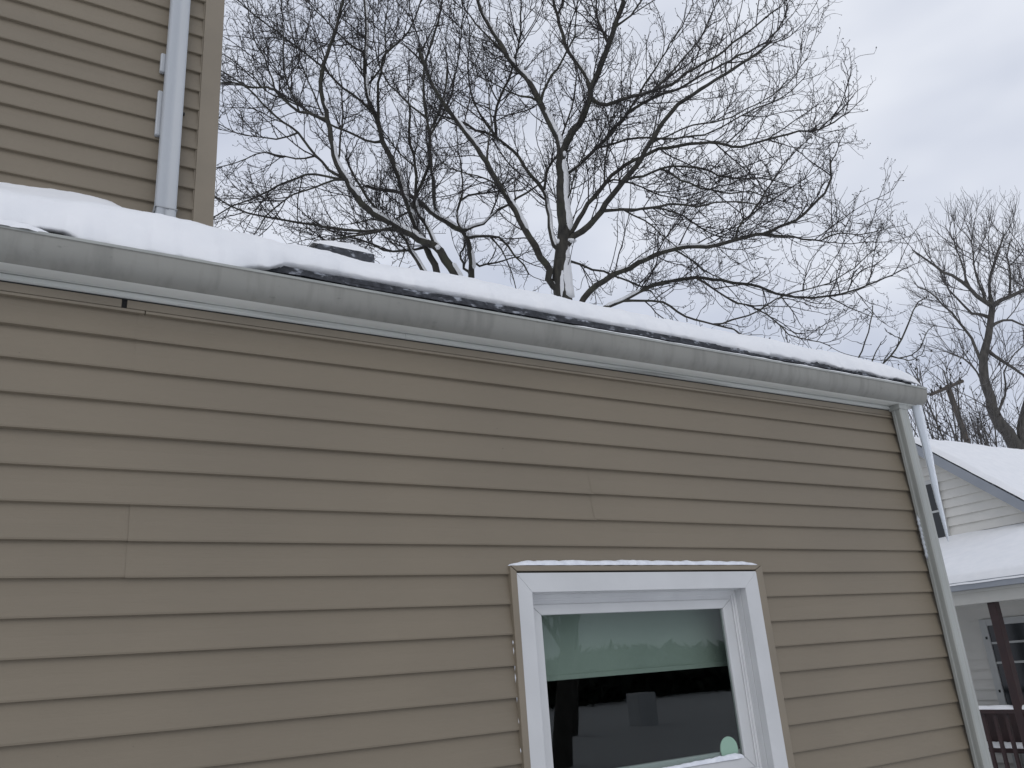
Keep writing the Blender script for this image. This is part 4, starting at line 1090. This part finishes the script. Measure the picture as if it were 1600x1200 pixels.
# ---- small sapling twigs above the roof end
sap = [
 (None, 4.2, 2.6, [(1372, 580), (1380, 567), (1392, 557), (1407, 530), (1420, 497), (1430, 472), (1446, 463)], 0.1),
 (0, 3, 1.8, [(1391, 558), (1412, 560), (1435, 545), (1444, 530), (1451, 514)], 0.1),
 (1, 2.4, 1.6, [(1405, 561), (1425, 562), (1440, 553), (1446, 540)], -0.1),
 (None, 3.6, 2.0, [(1334, 572), (1340, 560), (1352, 530), (1360, 495), (1362, 476)], 0.0),
 (None, 3.2, 1.8, [(1358, 575), (1364, 562), (1374, 540), (1377, 533)], 0.1),
 (0, 2.4, 1.6, [(1403, 530), (1396, 524), (1386, 518)], 0.1),
 (0, 2.4, 1.5, [(1375, 570), (1388, 553), (1396, 540)], -0.1),
]
t5, l5, _ = make_tree('sapling', 'thin budding sapling poking up beyond the roof end', [(a_, b_ * 0.75, c_ * 0.75, d_, e_) for a_, b_, c_, d_, e_ in sap], 9.5, 47,
    [dict(sides=4, g=dict(dens=9.0, Lr=(0.05, 0.16), ang=(30, 65), N=5, rr=(0.0055, 0.0040), tmin=0.3, up=0.3, wob=0.3), also=None),
     dict(sides=3, g=dict(dens=22.0, Lr=(0.02, 0.05), ang=(30, 70), N=4, rr=(0.0042, 0.0036), tmin=0.3, up=0.2, wob=0.3), also=None)], MT['bark'], MT['twig'])
# ---- seedy shrubs behind the neighbour's roof
def shrub(name, label, cx, depth, seed, spread, top, nst=11):
    rng = np.random.default_rng(seed)
    b0 = ray(cx, 700, depth); b0[2] = 0.0
    root = empty(name, tuple(b0)); tag(root, label, 'shrub', 'seedy shrubs behind the white house roof')
    P = []; R = []
    k_ = depth / FPX
    for i in range(nst):
        tip = ray(cx + rng.uniform(-spread, spread), top + rng.uniform(-18, 70), depth + rng.uniform(-1, 1))
        st = b0 + np.array([rng.normal() * .35, rng.normal() * .35, 0.0])
        mid = (st + tip) / 2 + np.array([rng.normal() * .4, rng.normal() * .3, 0.5])
        P.append(catmull(np.array([st, mid, tip]), 24)); R.append(np.linspace(0.05, 0.012, 24) * rng.uniform(.6, 1.2))
    P = np.array(P); R = np.array(R)
    for i in range(nst):
        V, F_ = tubes(P[i:i + 1], R[i:i + 1], 6, 0.04, rng)
        link('stem', fast_mesh('stem', V, F_), MT['bark_grey'], root, True)
    A, B = grow(P, R, 3.0, (0.4, 1.4), (25, 60), 7, (0.011, 0.006), tmin=0.4, up=0.15, wob=0.3, rng=rng)
    A2, B2 = grow(A, B, 4.5, (0.15, 0.6), (25, 65), 5, (0.007, 0.005), tmin=0.1, up=0.1, wob=0.3, rng=rng)
    V, F_ = join([tubes(A, B, 4), tubes(A2, B2, 3)])
    c = link('crown', fast_mesh('crown', V, F_), MT['twig_grey'], root, True); c['kind'] = 'stuff'
    # seed heads at a part of the shoot tips
    tips = A2[rng.random(len(A2)) < 0.16][:, -1]
    r = rng.uniform(0.014, 0.034, len(tips))
    dirs = np.array([(-1, 0, 0), (1, 0, 0), (0, -1, 0), (0, 1, 0), (0, 0, -1), (0, 0, 1.3)])
    V = (tips[:, None, :] + dirs[None] * r[:, None, None]).reshape(-1, 3)
    f0 = np.array([(0, 2, 5), (2, 1, 5), (1, 3, 5), (3, 0, 5), (2, 0, 4), (1, 2, 4), (3, 1, 4), (0, 3, 4)])
    F_ = (f0[None] + (np.arange(len(tips)) * 6)[:, None, None]).reshape(-1, 3)
    c = link('seed_heads', fast_mesh('seed_heads', V, F_), MT['seed'], root); c['kind'] = 'stuff'
shrub('seedy_shrub', 'tall bare shrub with dark seed heads right beside the gutter end', 1445, 19.0, 301, 55, 575)
shrub('seedy_shrub', 'tangled shrub with seed heads around the leaning utility pole', 1500, 21.0, 302, 50, 610)
shrub('seedy_shrub', 'low tangled shrub between utility pole and the bent grey trunk', 1560, 22.0, 303, 55, 655, 9)

# ---- utility pole
pd = 36.0
ptop = ray(1480, 602, pd); pbot = ray(1512, 692, pd)
dirp = unit(pbot - ptop); base = ptop + dirp * (ptop[2] / -dirp[2])
pole = empty('utility_pole', tuple(base)); tag(pole, 'leaning brown wooden utility pole with crossarm behind the white house', 'utility pole')
V, F_ = tubes(np.linspace(base, ptop, 12)[None], np.linspace(0.16, 0.115, 12)[None], 10)
link('shaft', fast_mesh('shaft', V, F_), MT['pole'], pole, True)
a0 = ray(1453, 617, pd - 0.2); a1 = ray(1505, 595, pd - 0.2)
V, F_ = tubes(np.linspace(a0, a1, 4)[None], np.full((1, 4), 0.075), 4)
link('crossarm', fast_mesh('crossarm', V, F_), MT['pole'], pole)
for tt in (0.08, 0.35, 0.65, 0.92):
    c0 = a0 + (a1 - a0) * tt
    V, F_ = tubes(np.stack([c0, c0 + np.array([0, 0, .1]), c0 + np.array([0, 0, .22])])[None], np.array([[0.03, 0.055, 0.02]]), 8)
    link('insulator', fast_mesh('insulator', V, F_), MT['dark'], pole)

# ================================================================== YARD BEHIND THE CAMERA (seen in the window glass)
def free_tree(name, label, x, y, h, seed, group):
    rng = np.random.default_rng(seed)
    root = empty(name, (x, y, 0)); tag(root, label, 'tree', group)
    s = np.linspace(0, 1, 24)
    tr = np.stack([x + 0.4 * np.sin(s * 2 + seed) - 0.4 * math.sin(seed), y + 0.3 * np.sin(s * 3 + seed) - 0.3 * math.sin(seed), h * 0.75 * s - 0.1], -1)
    R = (0.22 * (1 - s) + 0.05)
    V, F_ = tubes(tr[None], R[None], 10, 0.03, rng)
    link('trunk', fast_mesh('trunk', V, F_), MT['bark_grey'], root, True)
    A, B = grow(tr[None], R[None], 2.6, (h * 0.25, h * 0.45), (25, 60), 24, (0.09, 0.02), tmin=0.28, up=0.25, wob=0.25, rng=rng)
    A2, B2 = grow(A, B, 1.4, (0.8, 2.2), (25, 60), 8, (0.03, 0.010), tmin=0.2, up=0.15, wob=0.25, rng=rng)
    A3, B3 = grow(A2, B2, 2.2, (0.3, 1.0), (25, 60), 5, (0.012, 0.008), tmin=0.1, up=0.12, wob=0.3, rng=rng)
    V, F_ = join([tubes(A, B, 6), tubes(A2, B2, 4), tubes(A3, B3, 3)])
    c = link('crown', fast_mesh('crown', V, F_), MT['twig_grey'], root, True); c['kind'] = 'stuff'
free_tree('yard_tree', 'bare tree in the yard mirrored dark at the left of the window pane', 11.9, -15.4, 9.0, 401, 'bare trees mirrored in the window')
free_tree('yard_tree', 'bare tree in the yard mirrored near the blind edge of the window pane', 17.0, -22.5, 11.0, 402, 'bare trees mirrored in the window')
free_tree('yard_tree', 'bare tree in the yard mirrored beside the round disc', 25.0, -20.0, 10.0, 403, 'bare trees mirrored in the window')
# dark belt of evergreens at the end of the yard
rg = np.random.default_rng(77)
n = 60000
bx = rg.uniform(-60, 90, n); by = -46 + rg.normal(size=n) * 2.2
top = 1.9 + 1.6 * fbm(bx * 0.35, bx * 0, 78, 4)
bz = rg.random(n) ** 0.8 * top
c = np.stack([bx, by, bz], -1); q = rg.normal(size=(n, 3, 3)) * 0.36
V = (c[:, None, :] + q).reshape(-1, 3); F_ = np.arange(n * 3).reshape(-1, 3)
o = link('evergreen_belt', fast_mesh('evergreen_belt', V, F_), MT['hedge'])
tag(o, 'dark belt of evergreens across the far yard, mirrored in the window', 'trees', kind='stuff')
bxm = MB().box(20.1, 20.9, -23.2, -22.5, -0.05, 1.15)
o = bxm.build('garden_cabinet', MT['plaster'], None, bevel=0.02)
tag(o, 'pale upright garden box mirrored in the window pane', 'box')
